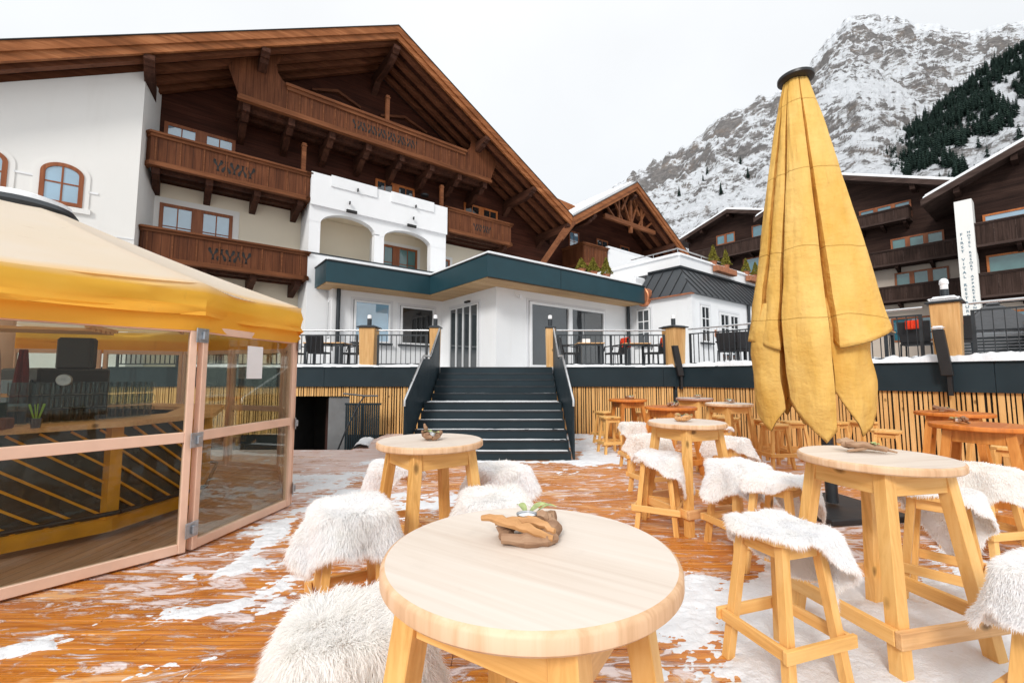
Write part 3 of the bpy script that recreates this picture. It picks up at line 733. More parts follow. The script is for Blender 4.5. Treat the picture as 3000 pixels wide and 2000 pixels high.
c2, c2o = chalet('dark_chalet', 45.4, 12.6, 19.3, .435, 5.5, 12, 'dark timber chalet with a white plaster middle floor, just right of the parasol top',
    [(2, 17, 10.3, None, 'dkwall'), (2.01, 16.99, 0, 10.3, 'pinkplaster')],
    [(10.2,6.9,14.1,15.5,3,'wframe','pane_blue'), (8.3,5.2,11.2,12.6,3,'wframe','pane_curtain'), (8.2,5.1,7.9,9.8,3,'wframe','pane_curtain'), (11.5,10.6,10.9,12.4,1,'wframe','pane_curtain'), (10.9,10.1,7.6,9.6,1,'wframe','interior'), (8.6,5.2,4.3,6.2,2,'wframe','pane_blue')],
    [(11.5,6.9,13.7,14.75,4), (12,3.6,10.25,11.5,5), (12,3.6,7.35,8.6,5)])
c3, c3o = chalet('dark_chalet', 51.3, 23.4, 20.9, .34, 6.6, 6.0, 'distant dark chalet gable between the smaller brown gable and the parasol',
    [(17, 29, 0, None, 'dkwall')],
    [(25.4,23.2,17.3,18.5,2,'wframe','pane_blue'), (21.3,18.4,17.2,18.6,2,'wframe','pane_blue'), (22.4,18.4,13.2,15.0,2,'wframe','pane_blue')],
    [(28.5,18.5,15.4,16.9,5)], over=1.3)
mb = MB(); mb.box(50.4, 51.4, 17.5, 19.6, 0, 17.0); mb.build('white_pier', M['pinkplaster'], c3, off=c3o)
# white sign column with vertical lettering
S, So = groot('sign_column', 40, 3.55, 2, 'tall white plaster sign column with vertical lettering at the right chalet', 'sign')
mb = MB(); mb.box(39.75, 40.9, 3.2, 4.0, 2, 12.9); mb.build('column', M['offwhite'], S, off=So)
def vtext(txt, yd, ztop, size, mat):
    z = ztop
    for ch in txt:
        if ch == ' ': z -= size*1.0; continue
        cu = bpy.data.curves.new('letter', 'FONT'); cu.body = ch; cu.size = size; cu.extrude = .01; cu.align_x = 'CENTER'
        tmp = bpy.data.objects.new('tmp', cu); COL.objects.link(tmp)
        dg = bpy.context.evaluated_depsgraph_get(); me = bpy.data.meshes.new_from_object(tmp.evaluated_get(dg))
        COL.objects.unlink(tmp); bpy.data.objects.remove(tmp)
        me.materials.clear(); me.materials.append(mat)
        mw = Matrix.Translation((39.74-So[0], yd-So[1], z-So[2])) @ Matrix.Rotation(R(-90), 4, 'Z') @ Matrix.Rotation(R(90), 4, 'X')
        me.transform(mw)
        letters.append(me); z -= size*1.12
letters = []
blue = plain('sign_blue_paint', (.05,.14,.2), .6)
vtext('FIRST VITAL RESTAURANT', 3.78, 10.6, .25, blue); n1 = len(letters)
vtext('HOTEL RESORT APPARTEMENTS', 3.45, 10.7, .2, M['copper'] if False else plain('sign_light_blue', (.25,.38,.45), .6))
bm = bmesh.new()
for i, me in enumerate(letters): bm.from_mesh(me)
me = bpy.data.meshes.new('lettering'); bm.to_mesh(me); bm.free(); me.materials.append(blue)
o = bpy.data.objects.new('lettering', me); COL.objects.link(o); o.parent = S
# ================================================================ setting
TZ = 1.82
DV = (.6157, -.7880)          # direction of the angled terrace edge
def edge(t, off=0): return (4.5+DV[0]*t+.788*off, 12.0+DV[1]*t+.6157*off)
# ground under everything
n_ = NT('packed_ground'); o_ = n_.obj()
n_.base(n_.mix(n_.noise(o_, .3, 5, .6), (.55,.56,.58), (.75,.77,.8)), .9); 
mb = MB(); mb.box(-60, 90, -40, 160, -3.2, -3.0); tag(mb.build('ground', n_.m), kind='structure')
# deck of planks
n = NT('deck_planks'); o = n.obj(); x, y, z = n.xyz(o)
PW = .142
pid = n.math('FLOOR', n.math('DIVIDE', n.math('ADD', y, .5), PW))
w = n.node('ShaderNodeTexWhiteNoise', noise_dimensions='1D'); n.l.new(pid, w.inputs['W']); pr = w.outputs['Value']
cb = n.node('ShaderNodeCombineXYZ'); n.l.new(n.math('MULTIPLY_ADD', pr, 37., x), cb.inputs[0]); n.l.new(y, cb.inputs[1])
g = n.noise(n.mapping(cb.outputs[0], (1.6, 34, 1)), 1, 5, .62, .5)
g2 = n.noise(n.mapping(o, (.55, 1.5, 1)), 1.3, 6, .66, .8)
g3 = n.noise(n.mapping(o, (1.7, 3.2, 1)), 1.5, 6, .68, 1.2)
col = n.ramp(g, [(.25, (.20,.05,.008)), (.45, (.48,.15,.016)), (.62, (.66,.26,.032)), (.8, (.76,.37,.07))])
col = n.mix(n.rng(pr, 0, 1, 0, .4), col, (.40,.11,.02))
col = n.mix(n.rng(g2, .50, .72, 0, .55), col, (.15,.04,.012))             # soaked dark boards
ybg = n.rng(y, 3.2, 6.5)
col = n.mix(n.math('MULTIPLY', ybg, .3), col, (.66,.30,.12))
dry = n.rng(n.noise(n.mapping(o, (.8, 2.6, 1), (0,0,.2)), 1.1, 6, .7, 1.), .55, .63, 0, .6)
col = n.mix(dry, col, (.80,.50,.25))
ice = n.noise(n.mapping(o, (1.3, 5.2, 1), (0,0,-.75)), 1.5, 8, .76, 1.5)
big = n.noise(n.mapping(o, (.35,.5,1)), 1.3, 3, .5)
thr = n.math('MULTIPLY_ADD', big, -.36, .70)
ax = n.rng(x, -1.2, -3.0); ax = n.math('MULTIPLY', ax, n.rng(y, 4.4, 6.2, 0, .14)); thr = n.math('SUBTRACT', thr, ax)
im = n.rng(n.math('SUBTRACT', ice, thr), -.012, .05)
gf = n.math('ABSOLUTE', n.math('SUBTRACT', n.math('FRACT', n.math('DIVIDE', n.math('ADD', y, .5), PW)), .5))
gs = n.math('MULTIPLY', n.rng(gf, .455, .475), n.rng(n.noise(n.mapping(o, (2.2,.8,1)), 1.4, 6, .75), .44, .54))
im = n.math('MAXIMUM', im, n.math('MULTIPLY', gs, .9))
col = n.mix(n.math('MULTIPLY', im, n.rng(ice, .4, .75, .55, .9)), col, (.74,.69,.70))
n.base(col, n.rng(g2, .35, .65, .30, .14), .6)
n.set(n.bsdf.inputs['Roughness'], n.mix(n.math('MAXIMUM', im, dry), n.rng(g2, .4, .7, .34, .16), (.6,.6,.6)))
rib = n.math('SINE', n.math('MULTIPLY', y, 2*math.pi/.0178))
hh = n.math('ADD', n.math('MULTIPLY', g, .35), n.math('MULTIPLY', rib, .12)); hh = n.math('ADD', hh, n.math('MULTIPLY', im, .8))
n.bump(hh, .7, .006)
M['deck'] = n.m
mb = MB(); k = 0; y0 = -.5
while y0 < 12.0:
    xl = -9.5 if y0 < 9.4 else -3.42
    xr = 11.0 if y0 < 4 else 4.5+(12-y0)*.78+.3
    # boards butt at staggered joints
    xs = [xl]; q = xl+2+(k*1.37) % 3.2
    while q < xr-.8: xs.append(q); q += 4.0
    xs.append(xr)
    for a, b in zip(xs[:-1], xs[1:]): mb.box(a+.0015, b-.0015, y0+.0055, y0+PW-.0055, -.03, 0.0)
    y0 += PW; k += 1
tag(mb.build('deck', M['deck'], bevel=.003), kind='structure')
mb = MB(); mb.box(-9.5, 11.2, -.5, 9.4, -.2, -.032); mb.box(-3.42, 11.2, 9.402, 12.0, -.2, -.032); tag(mb.build('deck_substructure', M['interior']), kind='structure')

# snow lying on the deck: height field that dips under the boards where they are bare
def snow_field(name, x0, x1, y0, y1, st, hf, z0=0.0, mat='snow', cut=-.004):
    xs = np.arange(x0, x1, st); ys = np.arange(y0, y1, st)
    X, Y = np.meshgrid(xs, ys); Hh = hf(X, Y)
    ny, nx = X.shape; idx = np.arange(nx*ny).reshape(ny, nx)
    F = np.stack([idx[:-1,:-1], idx[:-1,1:], idx[1:,1:], idx[1:,:-1]], -1).reshape(-1, 4)
    hm = Hh.ravel()[F].max(1); F = F[hm > cut]
    V = np.stack([X.ravel(), Y.ravel(), z0+Hh.ravel()], 1)
    used = np.unique(F); mp = -np.ones(len(V), int); mp[used] = np.arange(len(used))
    return tag(np_mesh(name, V[used], mp[F], M[mat]), kind='structure')
def blob(X, Y, cx, cy, rx, ry, ang=0):
    c, s = math.cos(ang), math.sin(ang); u_ = (X-cx)*c+(Y-cy)*s; v_ = -(X-cx)*s+(Y-cy)*c
    return np.exp(-((u_/rx)**2+(v_/ry)**2))
def deck_snow(X, Y):
    m = -.30+0*X
    def sig(t): return 1/(1+np.exp(-t))
    m += .62*sig((X-.85+.25*np.sin(Y*2.1))*4.5)*sig((3.55-Y+.15*np.sin(X*3))*5.5)      # near right floor
    m += .45*sig((X-1.9)*2)*sig((4.6-Y)*2)*.3
    m += .55*blob(X, Y, 1.75, 9.3, .6, 1.5); m += .45*blob(X, Y, 3.5, 11.4, 3.5, .6)
    m += .5*blob(X, Y, 1.45, 8.2, .35, .4)+.5*blob(X, Y, -.4, 8.12, 1.8, .12)
    m += .35*blob(X, Y, 4.8, 9.0, 1.6, .9)+.3*blob(X, Y, 6.3, 6.0, 1.2, 1.4)
    m += .42*blob(X, Y, -2.35, 4.35, .12, .9, .15)+.28*blob(X, Y, -2.1, 3.7, .55, .16, .5)
    m += .40*blob(X, Y, -2.75, 2.70, .55, .15, .62)+.32*blob(X, Y, -2.0, 3.05, .5, .10, .6)
    m += .30*blob(X, Y, -1.45, 3.3, .5, .4, .2)+.30*blob(X, Y, -1.9, 2.45, .8, .10, .55)+.3*blob(X, Y, -1.2, 2.2, .9, .08, .6)
    m += .40*blob(X, Y, -2.9, 6.6, .8, 1.3)+.45*blob(X, Y, -2.0, 8.3, .5, .8)+.3*blob(X, Y, -1.2, 5.5, .9, .9)
    m += .26*blob(X, Y, .25, 1.9, .6, .5)
    c5, s5 = math.cos(.95), math.sin(.95); U5, V5 = X*c5+Y*s5, -X*s5+Y*c5
    nz = .6*(fbm(U5*1.5, V5*4.4, 7, 3, .66)-.5)+.55*(fbm(X*2.3, Y*4.6, 7, 31, .68)-.5)
    fine = fbm(X*13, Y*24, 5, 9, .68)-.5
    v = m+nz*1.35+fine*.42
    h = np.where(v > 0, .026*(1-np.exp(-v*4)), v*.05)
    h += np.where(v > .15, (fbm(X*7, Y*7, 5, 21, .6)-.5)*.018*np.clip((v-.15)*4, 0, 1), 0)
    st = (X > -2.1) & (X < 1.25) & (Y > 8.24)
    PWT = [(-2.87,3.98),(-2.68,5.37),(-3.83,7.36),(-6.1,8.1),(-8.3,7.2),(-9.1,4.9),(-8.2,2.6),(-6.4,1.5),(-4.66,1.69)]
    ins = np.ones_like(X, bool)
    for (ax_, ay_), (bx_, by_) in zip(PWT, PWT[1:]+PWT[:1]): ins &= ((bx_-ax_)*(Y-ay_)-(by_-ay_)*(X-ax_)) > .0
    tent = ins | ((X < -3.42) & (Y > 9.35))
    return np.where(st | tent, -.05, h)
snow_field('snow_on_deck', -4.3, 4.4, .9, 5.0, .014, deck_snow)
snow_field('snow_on_deck', -5.2, 9.5, 5.0, 12.0, .035, deck_snow)

# terrace slab
n = NT('terrace_tiles'); o = n.obj(); n.base(n.mix(n.rng(n.noise(o, .8, 5, .6), .45, .6), (.30,.31,.32), (.72,.74,.76)), .7); n.bump(n.noise(o, 12, 4), .4, .01); M['tiles'] = n.m
e10 = edge(11)
mb = MB(); mb.prism([(-14,12.06),(4.52,12.06),(edge(11,.06)),(30,4.0),(60,40),(-14,40)], 1.6, TZ, 'z'); tag(mb.build('terrace_floor', M['tiles']), kind='structure')

def snow_strip(name, p, q, w, h, z, seed, mat='snow', lab=None):
    """ridge of settled snow along an edge"""
    p = np.array(p); q = np.array(q); L = np.linalg.norm(q-p); d = (q-p)/L; s = np.array([-d[1], d[0]])
    nl = max(8, int(L/.03)); nw = 12
    T, U = np.meshgrid(np.linspace(0, 1, nl), np.linspace(-1, 1, nw))
    X = p[0]+d[0]*L*T+s[0]*U*w/2; Y = p[1]+d[1]*L*T+s[1]*U*w/2
    lump = .55+.9*fbm(X*2.2, Y*2.2, 4, seed)-.3+.5*(fbm(X*9, Y*9, 3, seed+4)-.5)
    Z = z+h*np.clip(lump, .05, 2)*np.sqrt(np.clip(1-U**4, 0, 1))
    X += s[0]*(fbm(T*L*3, 0*T, 3, seed+2)-.5)*.06; Y += s[1]*(fbm(T*L*3, 0*T, 3, seed+2)-.5)*.06
    idx = np.arange(nl*nw).reshape(nw, nl)
    F = np.stack([idx[:-1,:-1], idx[:-1,1:], idx[1:,1:], idx[1:,:-1]], -1).reshape(-1, 4)
    return tag(np_mesh(name, np.stack([X.ravel(), Y.ravel(), Z.ravel()], 1), F, M[mat]), kind='structure')
snow_strip('snow_on_ledge', (-9, 12.13), (-2.2, 12.13), .36, .10, TZ-.005, 3)
snow_strip('snow_on_ledge', (1.25, 12.13), (4.45, 12.13), .36, .10, TZ-.005, 5)
snow_strip('snow_on_ledge', edge(.05, .13), edge(10.5, .13), .40, .17, TZ-.005, 8)
snow_strip('snow_on_terrace', (-8, 13.2), (-2.4, 13.4), 1.2, .09, TZ-.01, 13)
snow_strip('snow_on_terrace', (1.4, 13.3), (5.0, 13.0), 1.3, .08, TZ-.01, 15)
snow_strip('snow_on_terrace', edge(1, 1.2), edge(10, 1.6), 1.6, .16, TZ-.01, 18)

# terrace retaining walls: teal fascia over vertical slats
slat = wood('slat_wood', (.52,.27,.085), (.74,.43,.16), (.84,.55,.25), 2, 24, .5, True, .002)
def slat_wall(p, q, label, hole=None, seed=1):
    """p,q ends in plan; local x along, y into the terrace"""
    rr = random.Random(seed)
    L = math.hypot(q[0]-p[0], q[1]-p[1]); ang = math.atan2(q[1]-p[1], q[0]-p[0])
    t = empty('terrace_wall', (p[0], p[1], 0), ang, label, 'wall')
    f = MB(); x = 0; j = 0
    while x < L-.01:
        w_ = min(2.95, L-x); f.box(x+.003, x+w_-.003, -.03, .05, 1.28, TZ-.035); x += w_
    f.box(0, L, -.05, .08, TZ-.034, TZ+.004)
    f.build('fascia', M['fascia'], t, bevel=.003)
    s = MB(); x = .02; seq = [.075,.034,.034,.055,.034,.075,.034,.034]
    while x < L-.1:
        w_ = seq[j % 8]*rr.uniform(.92, 1.1)
        z0 = -.02 if not (hole and hole[0]-.02 < x < hole[1]) else hole[2]
        s.box(x, x+w_, .03+rr.uniform(0,.004), .062, z0, 1.28)
        x += w_+rr.uniform(.018, .034); j += 1
    s.build('slats', slat, t)
    b = MB()
    if hole:
        b.box(0, hole[0], .075, .09, -1.2, 1.3); b.box(hole[1], L, .075, .09, -1.2, 1.3); b.box(hole[0], hole[1], .075, .09, hole[2], 1.3)
        b.box(hole[0]-.0, hole[1], .064, .074, hole[2]+.03, hole[2]+.09)
    else:
        b.box(0, L, .075, .09, -.4, 1.3)
    b.build('backing', M['interior'], t)
    return t
slat_wall((-14, 12), (-2.06, 12), 'left terrace wall: dark fascia over vertical pine slats, behind the glass bar and the basement door', hole=(14-5.95, 14-4.47, 1.02), seed=2)
slat_wall((1.2, 12), (4.5, 12), 'terrace wall of dark fascia and pine slats between the stairs and the wall corner', seed=4)
slat_wall((4.5, 12), edge(11), 'angled right terrace wall of dark fascia and pine slats behind the closed parasol', seed=6)

# basement entrance
t = empty('basement_entrance', (-5.2, 12.1, -1.1), 0, 'dark basement doorway with a grey side door under the left terrace wall', 'doorway')
mb = MB(); mb.box(-.9,.9,1.5,1.6,-.1,2.3); mb.box(-.95,-.9,.0,1.6,-.1,2.3); mb.box(-.9,.9,0,1.6,2.13,2.2); mb.build('recess', M['interior'], t)
mb = MB(); mb.box(.14,.74,.02,.08,0,2.1); mb.build('door', M['greydoor'], t)
mb = MB(); mb.box(-.3,.1,.9,.96,0,2.0); mb.build('inner_door', plain('dark_red_brown_door', (.05,.018,.014), .4), t)
mb = MB(); mb.box(-9.5, -2.25, 9.4, 12.1, -1.25, -1.1); tag(mb.build('basement_floor', M['tiles']), kind='structure')
mb = MB(); mb.box(-3.52, -3.42, 9.42, 12.0, -1.1, -.035); mb.box(-9.5,-2.36,9.4,9.46,-1.1,-.04); tag(mb.build('basement_wall', M['soffit_pine']), kind='structure')
# basement stair fence
t = empty('stair_fence', (-3.9, 11.4, -.3), 0, 'low anthracite fence panel with a sloping handrail beside the basement steps', 'fence')
mb = MB()
for k in range(16): mb.box(-.42+k*.056, -.42+k*.056+.04, 0, .03, -.6, 1.12)
mb.box(-.44,.5,-.01,.04,1.12,1.17); mb.box(-.44,.5,-.01,.04,-.55,-.5); mb.build('panel', M['fascia'], t)
mb = MB(); mb.tube([(-.45,-.1,1.42),(.1,-.1,1.36),(.45,-.1,1.36)], .022, 8); mb.tube([(.05,-.3,1.2),(-.2,-.5,.55),(-.5,-.8,-.5)], .022, 8); mb.tube([(.1,-.1,1.36),(.05,-.3,1.2)], .016, 8); mb.build('handrail', M['anthracite'], t)
snow_strip('snow_on_ledge', (-3.6, 11.0), (-3.3, 9.6), .35, .12, -.02, 31)

# staircase
t = empty('staircase', (-.43, 10.1, 0), 0, 'wide dark teal outdoor staircase with solid side panels leading up to the terrace', 'staircase')
ys = [8.25+.3*i for i in range(5)]+[9.75]+[10.72+.3*i for i in range(5)]
RH = TZ/11
for i, yy in enumerate(ys):
    d = (ys[i+1] if i < 10 else yy+.2)-yy
    b = MB(); b.box(-1.53, 1.53, yy-10.1, yy-10.1+d-.003, max(0, RH*i-.25), RH*(i+1)-.012)
    st = b.build('step', M['fascia'], t, bevel=.003)
    b = MB(); b.box(-1.5, 1.5, yy-10.1-.012, yy-10.1+.03, RH*(i+1)-.034, RH*(i+1)-.003); b.build('nosing', M['anthracite'], st)
    if i < 10: snow_strip('snow_on_step', (-1.93, yy+.02+d*.45), (1.06, yy+.02+d*.45), d*.8, .009, RH*(i+1)-.0155, 60+i)
for X in (-1.6, 1.56):
    P = [(8.22,.02),(8.22,1.06),(9.9,1.96),(10.72,1.99),(12.0,2.8),(12.0,1.62),(10.65,.92),(9.65,.84)]
    b = MB(); b.prism([(y-10.1, z) for y, z in P], X, X+.04, 'x'); sp = b.build('side_panel', M['fascia'], t, bevel=.004)
    b = MB(); b.tube([(X+.02, y-10.1, z) for y, z in ((8.2,1.0),(8.2,1.1),(9.9,2.02),(10.0,2.03),(10.7,2.05),(12.0,2.88))], .024, 10); b.build('handrail', M['steel'], sp)
    b = MB(); b.beam((X+.02, 8.25-10.1,.06), (X+.02, 9.7-10.1,.86), .052, .03, (0,0,1)); b.beam((X+.02, 9.7-10.1,.86), (X+.02, 10.6-10.1,.94), .052, .03); b.build('stringer', M['anthracite'], sp)

# pillars and their lamps
pil = wood('pillar_wood', (.50,.26,.09), (.68,.40,.16), (.78,.52,.26), 2, 26, .5, True, .002)
def pillar(x, y, w, label, lamp_label, ang=0, snow=False, h=1.09):
    t = empty('terrace_pillar', (x, y, TZ), ang, label, 'pillar', 'wooden pillars of the terrace railing')
    b = MB(); b.leg(0, 0, 0, 0, -.02, h, w*.86, w); b.build('shaft', pil, t, bevel=.01)
    b = MB(); b.box(-w*.62, w*.62, -w*.62, w*.62, h, h+.035); b.leg(0,0,0,0,h+.035,h+.07,w*1.15,w*.8); b.build('cap', M['anthracite'], t, bevel=.006)
    if snow:
        b = MB(); b.leg(0,0,0,0,h+.05,h+.13,w*1.2,w*.9); b.build('cap_snow', M['snow_roof'], t, bevel=.04, seg=3)
    l = empty('pillar_lamp', (x, y, TZ+h+.07), ang, lamp_label, 'lamp', 'cylinder lamps on the terrace pillars')
    b = MB(); b.lathe([(.06,0),(.06,.2)], n=18); b.build('base', M['anthracite'], l)
    b = MB(); b.lathe([(.056,.2),(.056,.28),(.05,.30),(.02,.31)], n=18); b.build('lamp_shade', M['frost'], l)
    if snow:
        b = MB(); b.lathe([(.062,.29),(.068,.31),(.06,.37),(.03,.4),(.005,.405)], n=18); b.build('snow_cap', M['snow_roof'], l)
pillar(-4.02, 12.2, .44, 'square wooden terrace pillar left of the stairs, nearest the yellow bar roof', 'leftmost cylinder lamp, on the pillar nearest the yellow bar roof')
pillar(-2.16, 12.2, .28, 'wooden pillar at the left head of the stairs', 'cylinder lamp on the pillar at the left head of the stairs')
pillar(1.08, 12.25, .26, 'wooden pillar at the right head of the stairs', 'cylinder lamp on the pillar at the right head of the stairs')
pillar(4.55, 12.2, .46, 'broad wooden pillar at the corner of the terrace wall with a black slanted box', 'cylinder lamp on the broad corner pillar', .45)
P5 = edge(5.35, .2); pillar(P5[0], P5[1], .40, 'snow capped wooden pillar right of the closed parasol', 'snow capped cylinder lamp right of the closed parasol', -.9, True, 1.06)
for (x, y, rz, tilt, lb) in ((4.42, 11.78, 0, .12, 'black slanted box fixture in front of the broad corner pillar'), (7.62, 7.72, -.9, .05, 'snow topped black upright box fixture in front of the snow capped pillar')):
    t = empty('spotlight_box', (x, y, TZ-.15), rz, lb, 'spotlight', 'black boxes fixed to the terrace edge')
    b = MB(); b.hexa([(-.07+tilt,-.07,-.1),(.09+tilt,-.07,-.1),(.09+tilt,.06,-.1),(-.07+tilt,.06,-.1)],[(-.09,-.09,.72),(.06,-.09,.72),(.06,.05,.72),(-.09,.05,.72)]); b.build('housing', M['black'], t, bevel=.01)
    b = MB(); b.box(-.0+tilt,.06+tilt,-.02,.12,-.45,-.1); b.build('bracket', M['black'], t)
    if rz:
        b = MB(); b.box(-.1,.07,-.1,.06,.72,.78); b.build('snow_cap', M['snow_roof'], t, bevel=.025, seg=2)

# railings
def railing(p, q, label, n_post=2, seed=0):
    L = math.hypot(q[0]-p[0], q[1]-p[1]); ang = math.atan2(q[1]-p[1], q[0]-p[0])
    t = empty('terrace_railing', (p[0], p[1], TZ), ang, label, 'railing', 'railing sections along the terrace edge')
    b = MB(); b.tube([(0,0,1.02),(L,0,1.02)], .024, 10)
    for k in range(n_post): b.tube([(L*(k+.5)/n_post,0,.9),(L*(k+.5)/n_post,0,1.0)], .01, 6)
    b.build('handrail', M['steel'], t)
    b = MB(); b.box(.02,L-.02,-.02,.02,.87,.9); b.box(.02,L-.02,-.02,.02,.07,.1); b.build('rail_frame', M['anthracite'], t)
    b = MB(); k = .14
    while k < L-.06: b.box(k-.006,k+.006,-.015,.015,.1,.87); k += .135
    b.build('balusters', M['anthracite'], t)
    for k in range(n_post+1):
        x = .04+(L-.08)*k/n_post
        b = MB(); b.box(x-.025,x+.025,-.025,.025,-.05,.9); b.build('post', M['anthracite'], t)
railing((-11, 12.1), (-4.28, 12.1), 'terrace railing seen behind and left of the yellow bar roof', 4)
railing((-3.77, 12.1), (-2.33, 12.1), 'short terrace railing between the two pillars left of the stairs', 1)
railing((1.24, 12.1), (4.28, 12.1), 'terrace railing right of the stairs before two red blankets', 2)
railing(edge(.35,.12), edge(5.05,.12), 'angled terrace railing left of and behind the closed parasol', 3)
railing(edge(5.65,.12), edge(10.5,.12), 'terrace railing at the right edge of the photo', 3)

# terrace chairs and tables
def chair(x, y, rz, label, blanket=None, bl=None):
    t = empty('terrace_chair', (x, y, TZ), rz, label, 'chair', 'black wicker chairs on the terrace')
    b = MB(); b.box(-.25,.25,-.24,.24,.40,.45); b.build('seat', M['wicker'], t, bevel=.015)
    b = MB(); b.hexa([(-.24,.2,.45),(.24,.2,.45),(.24,.24,.45),(-.24,.24,.45)],[(-.27,.32,.9),(.27,.32,.9),(.27,.35,.9),(-.27,.35,.9)]); b.build('backrest', M['wicker'], t, bevel=.012)
    for sx in (-1, 1):
        b = MB(); b.tube([(sx*.27,.28,.66),(sx*.28,.0,.67),(sx*.27,-.22,.64),(sx*.26,-.25,.5)], .02, 6); b.build('armrest', M['wicker'], t)
        for sy in (-1, 1):
            b = MB(); b.tube([(sx*.25,sy*.22,0),(sx*.24,sy*.2,.42)], .017, 6); b.build('leg', M['anthracite'], t)
    if blanket:
        c = M[blanket]; V = []; F = []; bs = .62 if y < 10 else 1.
        rr = random.Random(int(x*100)); nu, nv = 10, 16
        for j in range(nv):
            s = (j/(nv-1)-.5)*.8*bs
            for i in range(nu):
                u_ = (i/(nu-1)-.5)*.36*bs
                if s < 0: p_ = (u_, .28+.02*math.sin(i*1.3)+s*.05, .93+s*.85)
                else: p_ = (u_, .38+.03*math.sin(i*1.7)+s*.06, .93-s*.8)
                V.append(p_)
        for j in range(nv-1):
            for i in range(nu-1): F.append((j*nu+i, j*nu+i+1, (j+1)*nu+i+1, (j+1)*nu+i))
        b = MB(); b.add(V, F, True); o = b.build('blanket', c)
        m_ = o.modifiers.new('thick', 'SOLIDIFY'); m_.thickness = .02
        o.location = (x, y, TZ); o.rotation_euler = (0,0,rz); tag(o, bl, 'blanket', 'blankets over terrace chairs')
def ttable(x, y, rz, label, w=.8, d=.7):
    t = empty('terrace_table', (x, y, TZ), rz, label, 'table', 'small tables on the terrace')
    b = MB(); b.box(-w/2,w/2,-d/2,d/2,.71,.74); b.build('tabletop', M['pine_weather'], t, bevel=.005)
    b = MB(); b.box(-w/2+.03,w/2-.03,-d/2+.03,d/2-.03,.66,.709); b.build('apron', M['anthracite'], t)
    for sx in (-1,1):
        for sy in (-1,1):
            b = MB(); b.box(sx*(w/2-.06)-.03,sx*(w/2-.06)+.03,sy*(d/2-.06)-.03,sy*(d/2-.06)+.03,0,.66); b.build('leg', M['anthracite'], t)
ttable(-5.55, 13.1, 0, 'terrace table behind the railing left of the stairs', 1.2)
chair(-5.65, 12.75, 3.1, 'dark chair before the terrace table left of the stairs'); chair(-4.85, 13.2, -1.5, 'dark chair with a rose blanket left of the stairs', 'pinkblanket', 'rose coloured blanket over a chair back left of the stairs')
chair(-6.6, 13.2, 1.5, 'dark terrace chair just above the yellow bar roof corner'); ttable(-8.1, 13.2, 0, 'terrace table seen through the glass bar', 1.2); chair(-7.4, 13.1, -1.4, 'dark terrace chair seen through the glass bar, right of its table'); chair(-8.9, 13.1, 1.5, 'dark terrace chair seen through the glass bar, left of its table')
ttable(2.35, 13.2, 0, 'terrace table before the dark sliding window'); chair(1.75, 13.1, 1.6, 'dark chair left of the table before the sliding window')
chair(3.12, 13.1, -1.3, 'dark chair with the left red blanket right of the stairs', 'redblanket', 'left red blanket hanging over a chair right of the stairs')
ttable(3.75, 13.3, 0, 'terrace table between the two red blankets'); chair(4.25, 12.9, -1.4, 'dark chair with the right red blanket beside the corner pillar', 'redblanket', 'right red blanket hanging over a chair beside the corner pillar')
b_ = MB(); b_.box(-.12,.12,-.06,.06,0,.13); b_ = b_.build('menu_box', M['paper']); b_.location = (2.25, 13.15, TZ+.74); tag(b_, 'small pale box standing on the table before the sliding window', 'box')
chair(5.85, 11.75, 2.6, 'empty black chair farther from the parasol on the angled terrace'); chair(6.15, 11.55, 3.0, 'empty black chair turned away beside the left edge of the parasol'); ttable(6.75, 11.6, -.9, 'terrace table just left of the closed parasol', .9)
chair(8.75, 9.35, 2.2, 'black chair under a red orange blanket just right of the parasol', 'redblanket', 'red orange blanket over a chair just right of the parasol'); ttable(8.1, 9.9, -.9, 'terrace table between the parasol and the blanket chair', .9)
chair(8.80, 8.62, 2.4, 'black chair with a red blanket mostly hidden by the snowy pillar', 'redblanket', 'strip of red blanket beside the snow capped pillar')
ttable(10.2, 7.75, -.9, 'terrace table at the right edge of the photo', 1.3); chair(9.75, 7.5, 2.9, 'leaning dark chair at the right edge of the photo, left of the table'); chair(10.6, 8.4, .4, 'dark chair behind the table at the right edge of the photo')
# air handling cabinet with a tarpaulin hood
t = empty('ventilation_unit', (10.35, 9.3, TZ), -.62, 'white ventilation cabinet with louvres under a black pyramid tarpaulin on the terrace', 'ventilation unit')
b = MB(); b.box(-.75,.75,-.4,.4,0,.62); b.build('cabinet', M['whiteframe'], t, bevel=.02)
b = MB()
for k in range(8): b.box(-.6,.6,-.43,-.401,.06+k*.065,.10+k*.065)
b.build('louvre', M['anthracite'], t)
b = MB(); b.leg(0,0,0,0,.68,1.25,1.35,.25); b.leg(0,0,0,0,1.25,1.32,.26,.16); b.build('tarpaulin', plain('black_tarpaulin', (.03,.032,.036), .35, 0, .5, .3, 6, .02, 6), t, bevel=.03)
b = MB(); b.box(-.78,.78,-.43,.43,.62,.68); b.build('snow_layer', M['snow_roof'], t, bevel=.025, seg=2)
# white awning roof far right with green patch
t = MB(); t.prism([(-2.2,0),(2.2,0),(2.2,.9),(-1.2,.3)], -.5,.5,'y'); o = t.build('snowy_stall', M['whiteframe']); o.location = (13.6, 10.6, TZ+.35); o.rotation_euler = (0,0,-.8); tag(o, 'pale snow covered stall roof with a green sign at the right edge of the photo', 'stall')
t = MB(); t.box(-.25,.25,-.52,-.5,.1,.4); s_ = t.build('green_sign', plain('lime_green_sign', (.28,.5,.08), .5), o)
